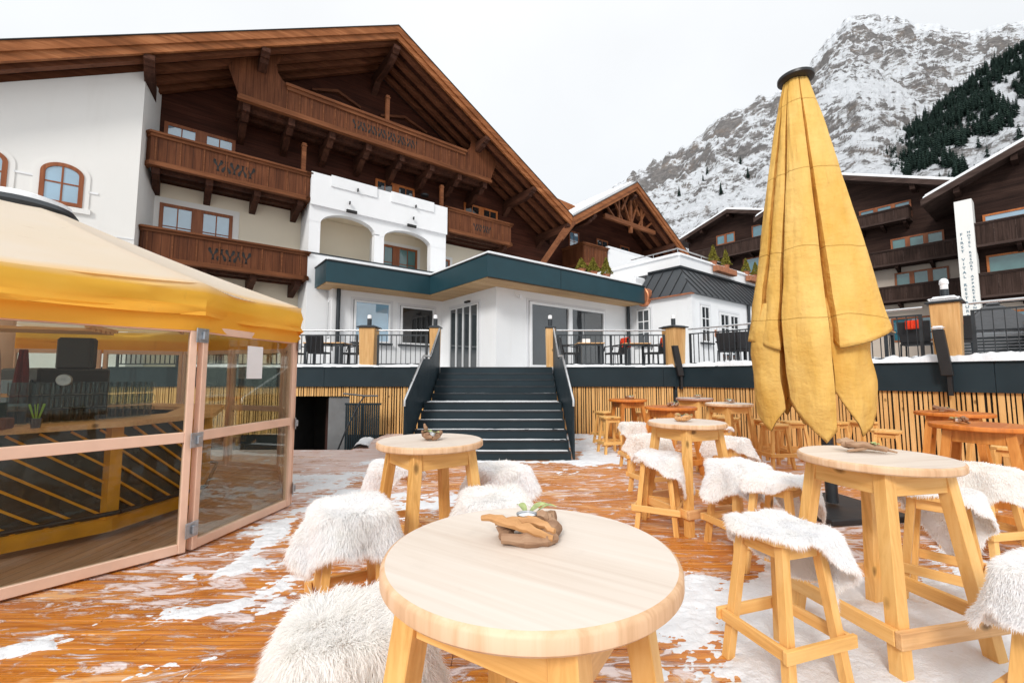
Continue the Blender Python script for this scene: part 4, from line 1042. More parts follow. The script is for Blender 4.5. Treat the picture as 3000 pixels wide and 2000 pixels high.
# ================================================================ tent bar
TC = (-5.92, 5.05)
PW_ = [(-2.87,3.98),(-2.68,5.37),(-3.83,7.36),(-6.1,8.1),(-8.3,7.2),(-9.1,4.9),(-8.2,2.6),(-6.4,1.5),(-4.66,1.69)]
PK = [np.array([x-TC[0], y-TC[1]]) for x, y in PW_]; NS = len(PK); TR = 3.28
ang = [math.atan2(p[1], p[0]) for p in PK]
def PP(k, r): return PK[k % NS]*(r/TR)
T, = (empty('glass_bar', (TC[0], TC[1], 0), 0, 'round glass walled outdoor bar under a broad cream and yellow fabric roof', 'bar'),)
n = NT('bar_roof_fabric'); o = n.obj(); z = n.xyz(o)[2]
nz = n.noise(o, .9, 4, .5)
f = n.rng(n.math('ADD', z, n.math('MULTIPLY', nz, .10)), 2.36, 2.50)
st = n.noise(n.mapping(o, (6,6,1.5)), 1, 6, .7)
yel = n.mix(n.rng(nz, .35, .65), (.90,.50,.05), (.94,.60,.10))
col = n.mix(f, yel, n.mix(n.rng(nz, .3, .7), (.86,.76,.60), (.88,.81,.70)))
col = n.mix(n.rng(st, .62, .8, 0, .3), col, (.35,.2,.07))
n.base(col, .75, .25)
n.bsdf.inputs['Transmission Weight'].default_value = 0
n.bump(n.noise(o, 5, 4, .6), .25, .02)
tl = n.node('ShaderNodeBsdfTranslucent'); n.l.new(col, tl.inputs[0]); ms = n.node('ShaderNodeMixShader'); ms.inputs[0].default_value = .4
n.l.new(n.bsdf.outputs[0], ms.inputs[1]); n.l.new(tl.outputs[0], ms.inputs[2]); n.l.new(ms.outputs[0], n.out.inputs[0]); M['barfabric'] = n.m
def ngon_cloth(prof, ns, sub, a0, sagf=0, jitter=.0, seed=0):
    """prof rows (r at corner, z, sag); rows joined, ns sides each with sub segments"""
    V = []; N_ = ns*sub
    for ri, (r, z_, sg) in enumerate(prof):
        for i in range(N_):
            k = i//sub; t = (i % sub)/sub
            pa, pb = PP(k, r), PP(k+1, r)
            x = pa[0]*(1-t)+pb[0]*t; y = pa[1]*(1-t)+pb[1]*t
            b = 4*t*(1-t); c_ = abs(2*t-1)**6
            zz = z_-sg*b
            if jitter:
                q = float(vnoise(np.array([i*.35+ri*.3+seed]), np.array([ri*.8]), 5))-.5
                pull = jitter*q+jitter*.9*math.sin(t*math.pi*2+k)*b
                x *= 1-pull/3; y *= 1-pull/3; zz += .3*jitter*q
            V.append((x, y, zz))
    F = []
    for ri in range(len(prof)-1):
        for i in range(N_):
            F.append((ri*N_+i, ri*N_+(i+1) % N_, (ri+1)*N_+(i+1) % N_, (ri+1)*N_+i))
    return V, F
rows = [(.5,3.50,0)]
for k in range(1, 13): t = k/13; rows.append((.5+(3.22-.5)*t, 3.50-(3.50-2.44)*t-.03*math.sin(t*math.pi), .05*t))
rows += [(3.24,2.435,.06),(3.30,2.41,.06)]
V, F = ngon_cloth(rows, NS, 16, ang[0])
mb = MB(); mb.add(V, F, True); mb.build('roof_cloth', M['barfabric'], T)
V, F = ngon_cloth([(3.302,2.41,.06),(3.335,2.36,.055),(3.345,2.27,.04),(3.33,2.2,.03),(3.345,2.15,.02),(3.35,2.11,.02),(3.34,2.11,.02),(3.33,2.15,.02)], NS, 16, ang[0], jitter=.07, seed=3)
mb = MB(); mb.add(V, F, True); mb.build('valance', M['barfabric'], T)
V, F = ngon_cloth([(3.30,2.2,0),(3.31,2.1,.01),(3.315,1.97,.01),(3.305,1.97,.01),(3.30,2.1,.01)], NS, 16, ang[0], jitter=.02, seed=8)
mb = MB(); mb.add(V, F, True); mb.build('lower_valance', M['barfabric'], T)
mb = MB(); mb.lathe([(.40,3.46),(.52,3.47),(.54,3.52),(.50,3.58),(.36,3.62)], n=40); mb.build('cap', M['anthracite'], T)
mb = MB(); mb.lathe([(.49,3.585),(.47,3.64),(.3,3.70),(.05,3.72)], n=40); mb.build('snow_layer', M['snow_roof'], T)
mb = MB(); mb.tube([(0,0,0),(0,0,3.5)], .09, 16); mb.build('mast', M['tframe'], T)
for k in range(NS):
    mb = MB(); a = ang[k]; q = PP(k, 3.2); mb.beam((.3*math.cos(a), .3*math.sin(a), 3.42), (q[0], q[1], 2.36), .05, .06); mb.build('roof_rib', M['tframe'], T)
FA = []
for k in range(NS):
    p, q = PK[k], PK[(k+1) % NS]; L = np.linalg.norm(q-p); m_ = max(1, round(L/1.45))
    for j in range(m_): FA.append((p+(q-p)*j/m_, p+(q-p)*(j+1)/m_, k))
def fpt(k, s, out=0):
    p, q, _ = FA[k]
    L = np.linalg.norm(q-p); d = (q-p)/L; nn = np.array([d[1], -d[0]])
    return p+d*s+nn*out, L
for k in range(len(FA)):
    _, L = fpt(k, 0)
    def tf(s, dep, z, k=k):
        p, _ = fpt(k, s, dep); return (p[0], p[1], z)
    f = MB(tf); g0, g1 = .02, L-.02
    f.box(g0, g0+.055, -.03, .03, .02, 2.02); f.box(g1-.055, g1, -.03, .03, .02, 2.02)
    f.box(g0+.055, g1-.055, -.025, .025, .02, .10); f.box(g0+.055, g1-.055, -.025, .025, .97, 1.06); f.box(g0+.055, g1-.055, -.025, .025, 1.95, 2.02)
    fr = f.build('glass_panel', M['tframe'], T, bevel=.004)
    g = MB(tf); g.box(g0+.05, g1-.05, -.004, .004, .09, .98); g.box(g0+.05, g1-.05, -.004, .004, 1.05, 1.96); g.build('pane', M['glass'], fr)
    if k in (0, 1, len(FA)-1, 2):
        for z0 in (.14, .92, 1.86):
            h = MB(tf); h.box(-.065, .065, .031, .04, z0, z0+.13); h.box(-.012, .03, .04, .065, z0+.03, z0+.1)
            h.box(-.05,-.04,.04,.044,z0+.02,z0+.03); h.box(.04,.05,.04,.044,z0+.1,z0+.11)
            h.build('hinge', M['galv'], fr, bevel=.002)
mb = MB(); mb.prism([tuple(p*.985) for p in PK], 0, .02, 'z')
M['barfloor'] = wood('bar_floor_boards', (.32,.17,.10), (.48,.28,.18), (.58,.37,.26), 1, 16, .4, True, .002, .12, 0)
mb.build('floor', M['barfloor'], T)
# zig-zag boards near the wall
# counter
BR = 2.15
CT, = (empty('bar_counter', (TC[0], TC[1], .02), 0, 'wooden bar counter with dark front and slanting yellow strips inside the glass bar', 'counter'),)
def ring_poly(r, z0, z1, w, mat, name, parent, bevel=0):
    m = MB()
    for k in range(NS):
        P = [tuple(PP(k, r)), tuple(PP(k+1, r)), tuple(PP(k+1, r-w)), tuple(PP(k, r-w))]
        m.prism(P, z0, z1, 'z')
    return m.build(name, mat, parent, bevel=bevel)
ring_poly(2.38, 1.05, 1.10, .55, M['pine_weather'], 'countertop', CT)
ring_poly(2.13, .12, 1.05, .03, plain('dark_counter_front', (.035,.04,.036), .25), 'front_panel', CT)
ring_poly(2.22, .05, .17, .12, M['tyellow'], 'plinth', CT)
st = MB()
for k in range(NS):
    p, q = PP(k, 2.145), PP(k+1, 2.145); LL = float(np.linalg.norm(q-p)); nj = int(LL/.2)
    for j in range(-6, nj+1):
        if k in (1, 2): continue
        s0, s1 = (j*.2)/LL, (j*.2+1.1)/LL
        lo = max(0, s0); hi = min(1, s1)
        if hi <= lo: continue
        z_ = lambda s: 1.02-(s-s0)/(s1-s0)*.85
        P0 = p+(q-p)*lo; P1 = p+(q-p)*hi
        st.beam((P0[0],P0[1],z_(lo)), (P1[0],P1[1],z_(hi)), .022, .02)
st.build('strip', M['tyellow'], CT)
for k in range(NS):
    m = MB(); a = ang[k]; q = PP(k, 2.16); m.leg(q[0], q[1], q[0], q[1], .16, 1.05, .10, rot=a); m.build('post', M['tyellow'], CT)
m = MB(); P = [(*PP(k, 2.32), .24) for k in range(NS+1)]
m.tube(P, .022, 8); m.build('foot_rail', M['black'], CT)
# things in the bar
def tobj(mb, name, mat, loc, label, cat, rz=0, group=None, bevel=0):
    o = mb.build(name, mat, bevel=bevel); o.location = loc; o.rotation_euler = (0,0,rz); return tag(o, label, cat, group)
t = empty('refrigerator', (-4.95, 4.75, .02), -.35, 'tall black refrigerator cabinet behind the bar counter', 'refrigerator')
m = MB(); m.box(-.36,.36,-.3,.3,0,1.62); m.build('body', M['black'], t, bevel=.02)
m = MB(); m.box(-.3,.3,-.33,-.305,.9,1.5); m.build('door', M['pane_dark'], t, bevel=.005); m = MB(); m.box(-.18,.14,-.345,-.332,1.32,1.36); m.build('handle', M['pine_weather'], t)
t = empty('wooden_crate_wall', (-4.95, 3.75, 1.12), .25, 'stack of pale wooden crates at the left edge on the bar counter', 'crates')
for k in range(4):
    m = MB(); m.box(-.3,.25,-.15,.15,k*.16,k*.16+.15); m.build('crate', M['soffit_pine'], t, bevel=.006)
m = MB()
for k in range(5): m.box(-.5,.5,-.06+k*.10,.0+k*.10,0,.025)
m.box(-.5,-.46,-.1,.5,.026,.06); m.box(.46,.5,-.1,.5,.026,.06)
tobj(m, 'ceiling_rack', M['pine_weather'], (-4.45,3.95,1.98), 'wooden slatted rack hanging under the bar roof', 'rack', .4)
m = MB(); m.box(-.14,.14,-.05,.05,0,.30); tobj(m, 'loudspeaker', M['black'], (-4.15,4.15,1.62), 'black loudspeaker hanging under the bar roof', 'loudspeaker', .3, bevel=.02)
M['darkred'] = plain('dark_red_cloth', (.14,.02,.015), .9)
for k, (x, mt, lb) in enumerate(((-4.62, 'paper', 'pale apron hanging in the bar beside the crates'), (-4.5, 'darkred', 'dark red apron hanging in the bar'))):
    V = []; F = []
    for j in range(10):
        for i in range(8):
            u_ = i/7-.5; w_ = .05+.09*j/9; V.append((u_*w_, .02*math.sin(i*1.9+j*.3), -.05*j*1.1))
    for j in range(9):
        for i in range(7): F.append((j*8+i, j*8+i+1, j*8+i+9, j*8+i+8))
    m = MB(); m.add(V, F, True); o = tobj(m, 'apron', M[mt] if k else plain('rose_cloth', (.55,.36,.33), .9), (x, 3.88+k*.12, 1.8), lb, 'apron', .5)
    md = o.modifiers.new('t', 'SOLIDIFY'); md.thickness = .006
m = MB(); m.box(-.22,.22,-.12,.12,0,.2); tobj(m, 'plastic_crate', plain('dark_green_plastic', (.01,.06,.05), .4), (-4.72,3.78,1.78-.66), 'dark green plastic crate on the bar counter at the left edge', 'crate', .4, bevel=.01)
# beer mugs
gm = glass_mat('mug_glass', (.80,.84,.84), 1.6)
def mugmesh():
    m = MB(); m.lathe([(.028,0),(.033,.005),(.036,.12),(.032,.12),(.029,.012),(.01,.01)], n=12)
    m.tube([(.034,0,.10),(.06,0,.095),(.062,0,.04),(.034,0,.025)], .006, 5); return m
first = None; q = 0
for r_ in range(3):
    for i in range(16):
        th = R(-38+i*2.15); rad = 1.90+.0*r_; a = th+.0
        x, y = TC[0]+rad*math.cos(a), TC[1]+rad*math.sin(a)
        if first is None: first = mugmesh().build('beer_mug', gm); o = first
        else: o = first.copy(); COL.objects.link(o)
        o.location = (x, y, 1.125+r_*.127); o.rotation_euler = (0,0,a+1.3)
        tag(o, 'clear glass mug in the three tier row stacked on the bar counter', 'mug', 'stacked beer mugs on the bar counter')
m = MB(); m.lathe([(.05,0),(.055,.01),(.055,.03),(.05,.04),(.01,.04)], n=20); m.v = [(x, z_-.02, y+.06) for x, y, z_ in m.v]
tobj(m, 'round_sign', M['galv'], (-4.15,4.05,1.46), 'small round steel beer tap badge above the mugs', 'tap badge', .6)
for k, (c_, lb) in enumerate((('leaf','green drinking straws in a cup on the bar counter'),)):
    t = empty('straw_cup', (-4.02, 3.72, 1.12), 0, 'cup of yellow and green straws on the bar counter', 'cup')
    m = MB(); m.lathe([(.03,0),(.04,.08)], n=12); m.build('cup', M['pane_dark'], t)
    m = MB(); rr = random.Random(3)
    for i in range(10): a = rr.random()*6.28; m.tube([(0,0,.02),(.05*math.cos(a),.05*math.sin(a),.2)], .004, 4)
    m.build('straws', plain('green_straws', (.25,.45,.05), .4), t)
m = MB(); m.box(-.14,.14,-.08,.08,0,.09); tobj(m, 'napkin_box', M['hrail'], (-4.28,3.58,1.12), 'brown napkin box on the bar counter', 'box', .5, bevel=.01)
# menu card on the glass
p, L = fpt(0, .66, .05); d0 = math.atan2(FA[0][1][1]-FA[0][0][1], FA[0][1][0]-FA[0][0][0])
m = MB(); m.box(-.11,.11,-.006,.006,0,.34); tobj(m, 'menu_card', M['paper'], (TC[0]+p[0], TC[1]+p[1], 1.53), 'blank white menu sheet fixed to the glass of the bar', 'menu', d0, bevel=.002)

# ================================================================ closed parasol
UX, UY = 3.73, 5.2
U = empty('closed_parasol', (UX, UY, 0), 0, 'tall closed yellow parasol with a black cap on a dark post', 'parasol')
n = NT('parasol_fabric'); o = n.obj(); x, y, z = n.xyz(o)
nz = n.noise(n.mapping(o, (1,1,.4)), 2., 5, .6); dr = n.noise(n.mapping(o, (9,9,2.2)), 1, 6, .7)
col = n.mix(n.rng(nz, .35, .65), (.76,.45,.10), (.86,.58,.19))
sl = None
for zc in (4.95, 4.05, 3.05, 2.2):
    w_ = n.math('ADD', z, n.math('MULTIPLY', n.noise(o, 1.2, 2), .25))
    d_ = n.rng(n.math('ABSOLUTE', n.math('SUBTRACT', w_, zc+.12)), .002, .009, 1, 0)
    sl = d_ if sl is None else n.math('MAXIMUM', sl, d_)
col = n.mix(n.math('MULTIPLY', sl, .45), col, (.42,.2,.03))
col = n.mix(n.rng(dr, .62, .78, 0, .4), col, (.45,.24,.06))
n.base(col, .8, .2); n.bump(n.math('ADD', n.noise(n.mapping(o, (7,7,1.2), (.1,.15,0)), 1., 5, .6), n.math('SUBTRACT', n.noise(n.mapping(o, (3,3,5), (.5,.3,0)), 1.2, 4, .6), n.math('MULTIPLY', sl, .2))), .6, .05)
tl = n.node('ShaderNodeBsdfTranslucent'); n.l.new(col, tl.inputs[0]); ms = n.node('ShaderNodeMixShader'); ms.inputs[0].default_value = .15
n.l.new(n.bsdf.outputs[0], ms.inputs[1]); n.l.new(tl.outputs[0], ms.inputs[2]); n.l.new(ms.outputs[0], n.out.inputs[0]); M['parasol'] = n.m

VA = math.atan2(-UY, -UX)                      # the side turned towards the stairs and tables
VF, VR = np.array([math.cos(VA), math.sin(VA)]), np.array([-math.sin(VA), math.cos(VA)])
def pleated(ctrl, zs, Rz, depth, sub=7, seed=0, wob=.012):
    """ctrl: (x right, y front, hem z) around the section, straight cloth between sharp folds"""
    n_ = len(ctrl); pts = []
    for i in range(n_):
        a, b = ctrl[i], ctrl[(i+1) % n_]
        for k in range(sub):
            t = k/sub; e = 4*t*(1-t)
            bx, by = a[0]+(b[0]-a[0])*t, a[1]+(b[1]-a[1])*t; L = math.hypot(b[0]-a[0], b[1]-a[1]); r = math.hypot(bx, by)+1e-6
            bulge = .09*L*e; pts.append((bx+bx/r*bulge, by+by/r*bulge, a[2]+(b[2]-a[2])*t))
    pts = np.array(pts); hem = pts[:,2]; n2 = len(pts); rad = np.hypot(pts[:,0], pts[:,1]); th = np.arctan2(pts[:,1], pts[:,0])
    V = []
    for j in range(zs):
        t = j/(zs-1); z = TOPZ[0]-(TOPZ[0]-hem)*t**.9
        s = np.interp(z, Rz[0], Rz[1]); rm = np.interp(z, depth[0], depth[1])     # rm: 1 full fold depth, 0 round
        mean = np.clip(rad, .30, None).mean()
        rr = s*(rad*rm+mean*.92*(1-rm))
        rr = rr+wob*np.sin(z*2.3+th*3+seed)*np.clip((5-z)/3, 0, 1)+.010*np.sin(z*9+th*5+seed)*np.clip((3-z), 0, 1)+(fbm(th*6+seed, z*2.2, 3, seed)-.5)*.03
        x, y = rr*np.cos(th), rr*np.sin(th)
        V.append(np.stack([x*VR[0]+y*VF[0]-.030*z, x*VR[1]+y*VF[1], z+0*x], 1))
    V = np.concatenate(V); idx = np.arange(n2*zs).reshape(zs, n2)
    F = np.stack([idx[:-1], np.roll(idx, -1, 1)[:-1], np.roll(idx, -1, 1)[1:], idx[1:]], -1).reshape(-1, 4)
    return V, F, V[-n2:]
TOPZ = [5.27]
OUT = [(-.71,-.12,2.02),(-.70,.10,2.0),(-.60,.24,1.98),(-.545,.10,2.0),(-.52,.30,1.93),(-.38,.38,1.86),(-.34,.22,1.92),(-.30,.42,1.80),(-.33,.45,1.28),(-.20,.52,1.05),(.0,.56,.83),(.11,.50,.96),(.10,.24,2.0),
       (.20,.44,1.86),(.44,.32,1.93),(.665,.06,2.07),(.60,-.10,2.03),(.42,-.26,1.9),(.36,-.14,1.95),(.25,-.42,1.9),(.02,-.5,1.9),(-.02,-.25,2.0),(-.10,-.5,1.95),(-.35,-.44,1.9),(-.36,-.22,2.0),(-.5,-.36,1.9)]
RZ = ([.8,1.2,1.9,2.05,2.95,4.05,4.9,5.27],[.82,.93,1.0,.985,.765,.50,.30,.215]); DZ = ([.8,3.6,4.6,5.05,5.27],[1,1.12,1.15,.9,.35])
V, Fq, hemO = pleated(OUT, 76, RZ, DZ, 7, 1)
o = np_mesh('canopy', V, Fq, M['parasol'], parent=U); o.data.set_sharp_from_angle(angle=R(24)); md = o.modifiers.new('t', 'SOLIDIFY'); md.thickness = .005
TOPZ[0] = 2.45
INN = [(-.70,.0,1.15),(-.68,.14,1.0),(-.58,.28,.90),(-.40,.34,1.16),(-.34,.08,1.30),(-.26,.16,1.05),(-.14,.28,.98),(-.06,.10,1.2),(.08,.02,1.3),(.12,.32,1.38),(.26,.32,1.12),(.37,.24,.90),(.49,.06,1.1),(.47,-.12,1.2),(.38,-.3,1.1),(.12,-.2,1.4),(.0,-.45,1.0),(-.2,-.22,1.4),(-.42,-.36,1.05),(-.5,-.15,1.3)]
V, Fq, hemI = pleated(INN, 30, ([.8,1.5,2.1,2.5],[.93,1.0,.98,.80]), ([.8,2.5],[1,1]), 6, 7, .008)
o = np_mesh('inner_canopy_fold', V, Fq, M['parasol'], parent=U); o.data.set_sharp_from_angle(angle=R(24)); md = o.modifiers.new('t', 'SOLIDIFY'); md.thickness = .005
trim = plain('parasol_trim', (.20,.10,.02), .8)
for hm in (hemO, hemI):
    m = MB(); m.tube([tuple(p) for p in hm]+[tuple(hm[0])], .0055, 5, cap=False); m.build('hem_trim', trim, U)
m = MB(); m.lathe([(.10,5.24),(.16,5.24),(.200,5.265),(.200,5.30),(.16,5.315),(.10,5.34),(.02,5.35)], c=(-.158,0,0), n=32); m.build('cap', M['black'], U)
m = MB(); m.lathe([(.14,5.322),(.08,5.36),(.02,5.365)], c=(-.158,0,0), n=24); m.build('snow_layer', M['snow_roof'], U)
m = MB(); m.tube([(0,0,.1),(-.155,0,5.25)], .062, 14); m.build('pole', M['anthracite'], U)
m = MB(); m.box(-.5,.5,-.5,.5,.01,.07); b = m.build('base', M['black'], U, bevel=.01); b.rotation_euler = (0,0,.15)

# ================================================================ bar tables and stools
ttop = {}
def top_mats(key, dark, mid, light, ed, em, el, rough=.5):
    a = wood('tabletop_'+key, dark, mid, light, 0, 22, rough, False, .0012)
    e = wood('table_edge_'+key, ed, em, el, 2, 26, .5, False, .0015); ttop[key] = [a, e]
top_mats('pale', (.61,.50,.41), (.70,.61,.525), (.76,.685,.61), (.50,.28,.14), (.70,.45,.27), (.80,.58,.40))
top_mats('orange', (.40,.10,.016), (.62,.18,.03), (.74,.27,.05), (.38,.10,.015), (.60,.18,.028), (.72,.25,.045), .3)
top_mats('grey', (.34,.28,.26), (.50,.43,.40), (.68,.62,.60), (.30,.15,.10), (.40,.22,.16), (.55,.36,.28))
M['pine_red'] = wood('pine_stained', (.40,.13,.025), (.62,.24,.05), (.74,.33,.085), 2, 30, .4)
TH_ = 1.065
def make_table(key, leg='pine', apr='pine_x', ring='pine_weather'):
    t = empty('bar_table')
    RR = .405; h = TH_; m = MB()
    prof = [(RR-.008,.0),(RR,.008),(RR,.036),(RR-.004,.044),(RR-.012,.048)]
    m.cur = 1; m.lathe(prof, n=96, closed=True); m.cur = 0
    N_ = 96; vs = [((RR-.012)*math.cos(2*math.pi*k/N_), (RR-.012)*math.sin(2*math.pi*k/N_), .048) for k in range(N_)]
    m.add(vs, [tuple(range(N_))]); m.cur = 1; m.add([(x*(RR-.008)/(RR-.012), y*(RR-.008)/(RR-.012), 0) for x, y, _ in vs], [tuple(range(N_))[::-1]])
    o = m.build('tabletop', ttop[key], t); o.location = (0,0,h-.048)
    W_ = .072
    for sx in (-1, 1):
        for sy in (-1, 1):
            m = MB(); m.leg(sx*.325, sy*.325, sx*.215, sy*.215, 0, h-.05, W_, W_)
            m.build('leg', M[leg], t, bevel=.0025)
    for s_ in (-1, 1):
        m = MB(); m.box(-.19, .19, s_*.235-.016, s_*.235+.016, h-.175, h-.052); m.build('apron', M[apr], t, bevel=.003)
        m = MB(); m.box(s_*.235-.016, s_*.235+.016, -.19, .19, h-.175, h-.052); m.build('apron', M['pine_y' if leg == 'pine' else leg], t, bevel=.003)
        m = MB(); m.box(-.37, .37, s_*.355-.018, s_*.355+.018, .17, .255); m.build('footrest', M[ring], t, bevel=.004)
        m = MB(); m.box(s_*.352-.018, s_*.352+.018, -.335, .335, .172, .253); m.build('footrest', M['pine_y' if leg == 'pine' else ring], t, bevel=.004)
    return t
SH_ = .74
def make_stool(leg='pine', seatm='pine_x'):
    t = empty('bar_stool'); h = SH_; q = .185; c = .055
    m = MB(); m.prism([(-q+c,-q),(q-c,-q),(q,-q+c),(q,q-c),(q-c,q),(-q+c,q),(-q,q-c),(-q,-q+c)], h-.036, h, 'z'); m.build('seat', M[seatm], t, bevel=.004)
    for sx in (-1, 1):
        for sy in (-1, 1):
            m = MB(); m.leg(sx*.19, sy*.19, sx*.12, sy*.12, 0, h-.037, .048, .048); m.build('leg', M[leg], t, bevel=.002)
    for s_ in (-1, 1):
        m = MB(); m.box(-.10, .10, s_*.128-.01, s_*.128+.01, h-.11, h-.038); m.build('apron', M['pine_x'], t, bevel=.002)
        m = MB(); m.box(s_*.128-.01, s_*.128+.01, -.10, .10, h-.11, h-.038); m.build('apron', M['pine_y'], t, bevel=.002)
        m = MB(); m.box(-.235, .235, s_*.21-.012, s_*.21+.012, .20, .262); m.build('footrest', M['pine_x'], t, bevel=.003)
        m = MB(); m.box(s_*.208-.012, s_*.208+.012, -.197, .197, .198, .26); m.build('footrest', M['pine_y'], t, bevel=.003)
    return t
TABLES = [
 ('pale', .05, 1.27, -32, 'large pale round bar table nearest the camera with a long driftwood stick and tealight'),
 ('pale', -.63, 3.42, 37, 'pale round bar table standing before the staircase, left of the middle'),
 ('pale', 2.25, 2.75, 12, 'pale round bar table at the right with a dish shaped driftwood piece, below the parasol'),
 ('pale', 1.90, 4.80, 23, 'pale round bar table in the middle distance amid furry stools'),
 ('orange', 2.52, 9.55, 10, 'reddish brown bar table farthest back by the slat wall right of the stairs'),
 ('orange', 2.60, 7.20, 25, 'reddish brown bar table just behind the pale middle table'),
 ('grey', 4.20, 10.1, 35, 'grey weathered bar table at the wall corner'),
 ('pale', 4.00, 8.10, 15, 'pale wooden bar table left of the parasol hem with bare stools'),
 ('orange', 6.07, 6.05, 40, 'orange bar table farther back at the right edge, close to the slat wall'),
 ('orange', 4.82, 4.52, 35, 'glossy orange bar table nearer at the right edge'),
]
protos = {}
for key, x, y, rz, lb in TABLES:
    if key not in protos:
        protos[key] = t = make_table(key, leg='pine' if key != 'orange' else 'pine_red', apr='pine_x' if key != 'orange' else 'pine_red', ring='pine_weather' if key != 'orange' else 'pine_red')
    else: t = copy_tree(protos[key])
    t.location = (x, y, 0); t.rotation_euler = (0,0,R(rz)); tag(t, lb, 'table', 'round bar tables on the deck')
STOOLS = [  # x, y, rot, label, skin
 (-.52, 1.52, 20, 'bar stool under the huge fluffy sheepskin left of the nearest table'),
 (-1.0, 2.78, 28, 'bar stool under a sheepskin beside the glass bar'),
 (-1.08, 4.1, 15, 'bar stool behind and left of the table before the staircase'),
 (-.10, 3.95, 40, 'bar stool to the right behind the table before the staircase'),
 (-.12, 3.02, 10, 'sheepskin covered bar stool right behind the nearest table'),
 (1.52, 4.62, -28, 'bar stool left in front of the middle pale table'),
 (2.08, 4.12, 15, 'bar stool right in front of the middle pale table'),
 (2.12, 3.55, 35, 'bar stool under a flat sheepskin behind the right front stool'),
 (1.44, 2.43, 18, 'foremost bar stool at the right, its seat corner bare under the sheepskin'),
 (3.00, 3.15, -50, 'bar stool right of the right front table with a yellow bare seat corner'),
 (2.33, 1.85, 25, 'bar stool at the lower right corner of the photo'),
 (4.15, 3.95, 10, 'bar stool under a sheepskin at the right edge behind the right front table'),
 (1.85, 5.95, 20, 'bar stool with a flat sheepskin behind the middle table, left'),
 (2.10, 7.55, 5, 'bar stool with a sheepskin hanging over its side beside the reddish brown table'),
 (2.80, 5.75, 30, 'bar stool with a flat sheepskin behind the middle table, right'),
 (3.25, 7.10, 10, 'bar stool with a small sheepskin between the reddish and pale back tables'),
 (2.00, 9.0, 12, 'bare bar stool left of the farthest reddish brown table, nearer one'),
 (2.18, 10.3, 30, 'bare bar stool left of the farthest reddish brown table, farther one'),
 (4.85, 8.45, 20, 'bare bar stool seen left of the parasol hem, farther one'),
 (4.55, 7.65, 5, 'bare bar stool seen left of the parasol hem, nearer one'),
 (5.15, 8.05, -10, 'bare bar stool partly hidden behind the left parasol tip'),
 (5.85, 8.0, 25, 'bare bar stool between the parasol tips'),
 (6.45, 8.1, 5, 'bare bar stool just right of the parasol tips'),
 (5.72, 6.75, 50, 'broad bare yellow bar stool beside the orange tables'),
 (5.85, 5.15, 40, 'bare bar stool behind the glossy orange table at the right edge'),
 (3.05, 10.2, 0, 'bare bar stool right of the farthest reddish brown table'),
 (4.35, 9.2, 15, 'bare bar stool under the grey weathered table'),
 (4.30, 8.75, 45, 'bare bar stool behind the pale back table'),
 (3.50, 7.6, 20, 'bare bar stool in front left of the pale back table'),
 (6.9, 6.4, 10, 'bare bar stool right of the farther orange table'),
 (.55, .62, 35, 'bar stool close under the right side of the nearest table'),
]
proto = make_stool()
for i, (x, y, rz, lb) in enumerate(STOOLS):
    t = proto if i == 0 else copy_tree(proto)
    t.location = (x, y, 0); t.rotation_euler = (0,0,R(rz)); tag(t, lb, 'stool', 'bar stools on the deck')

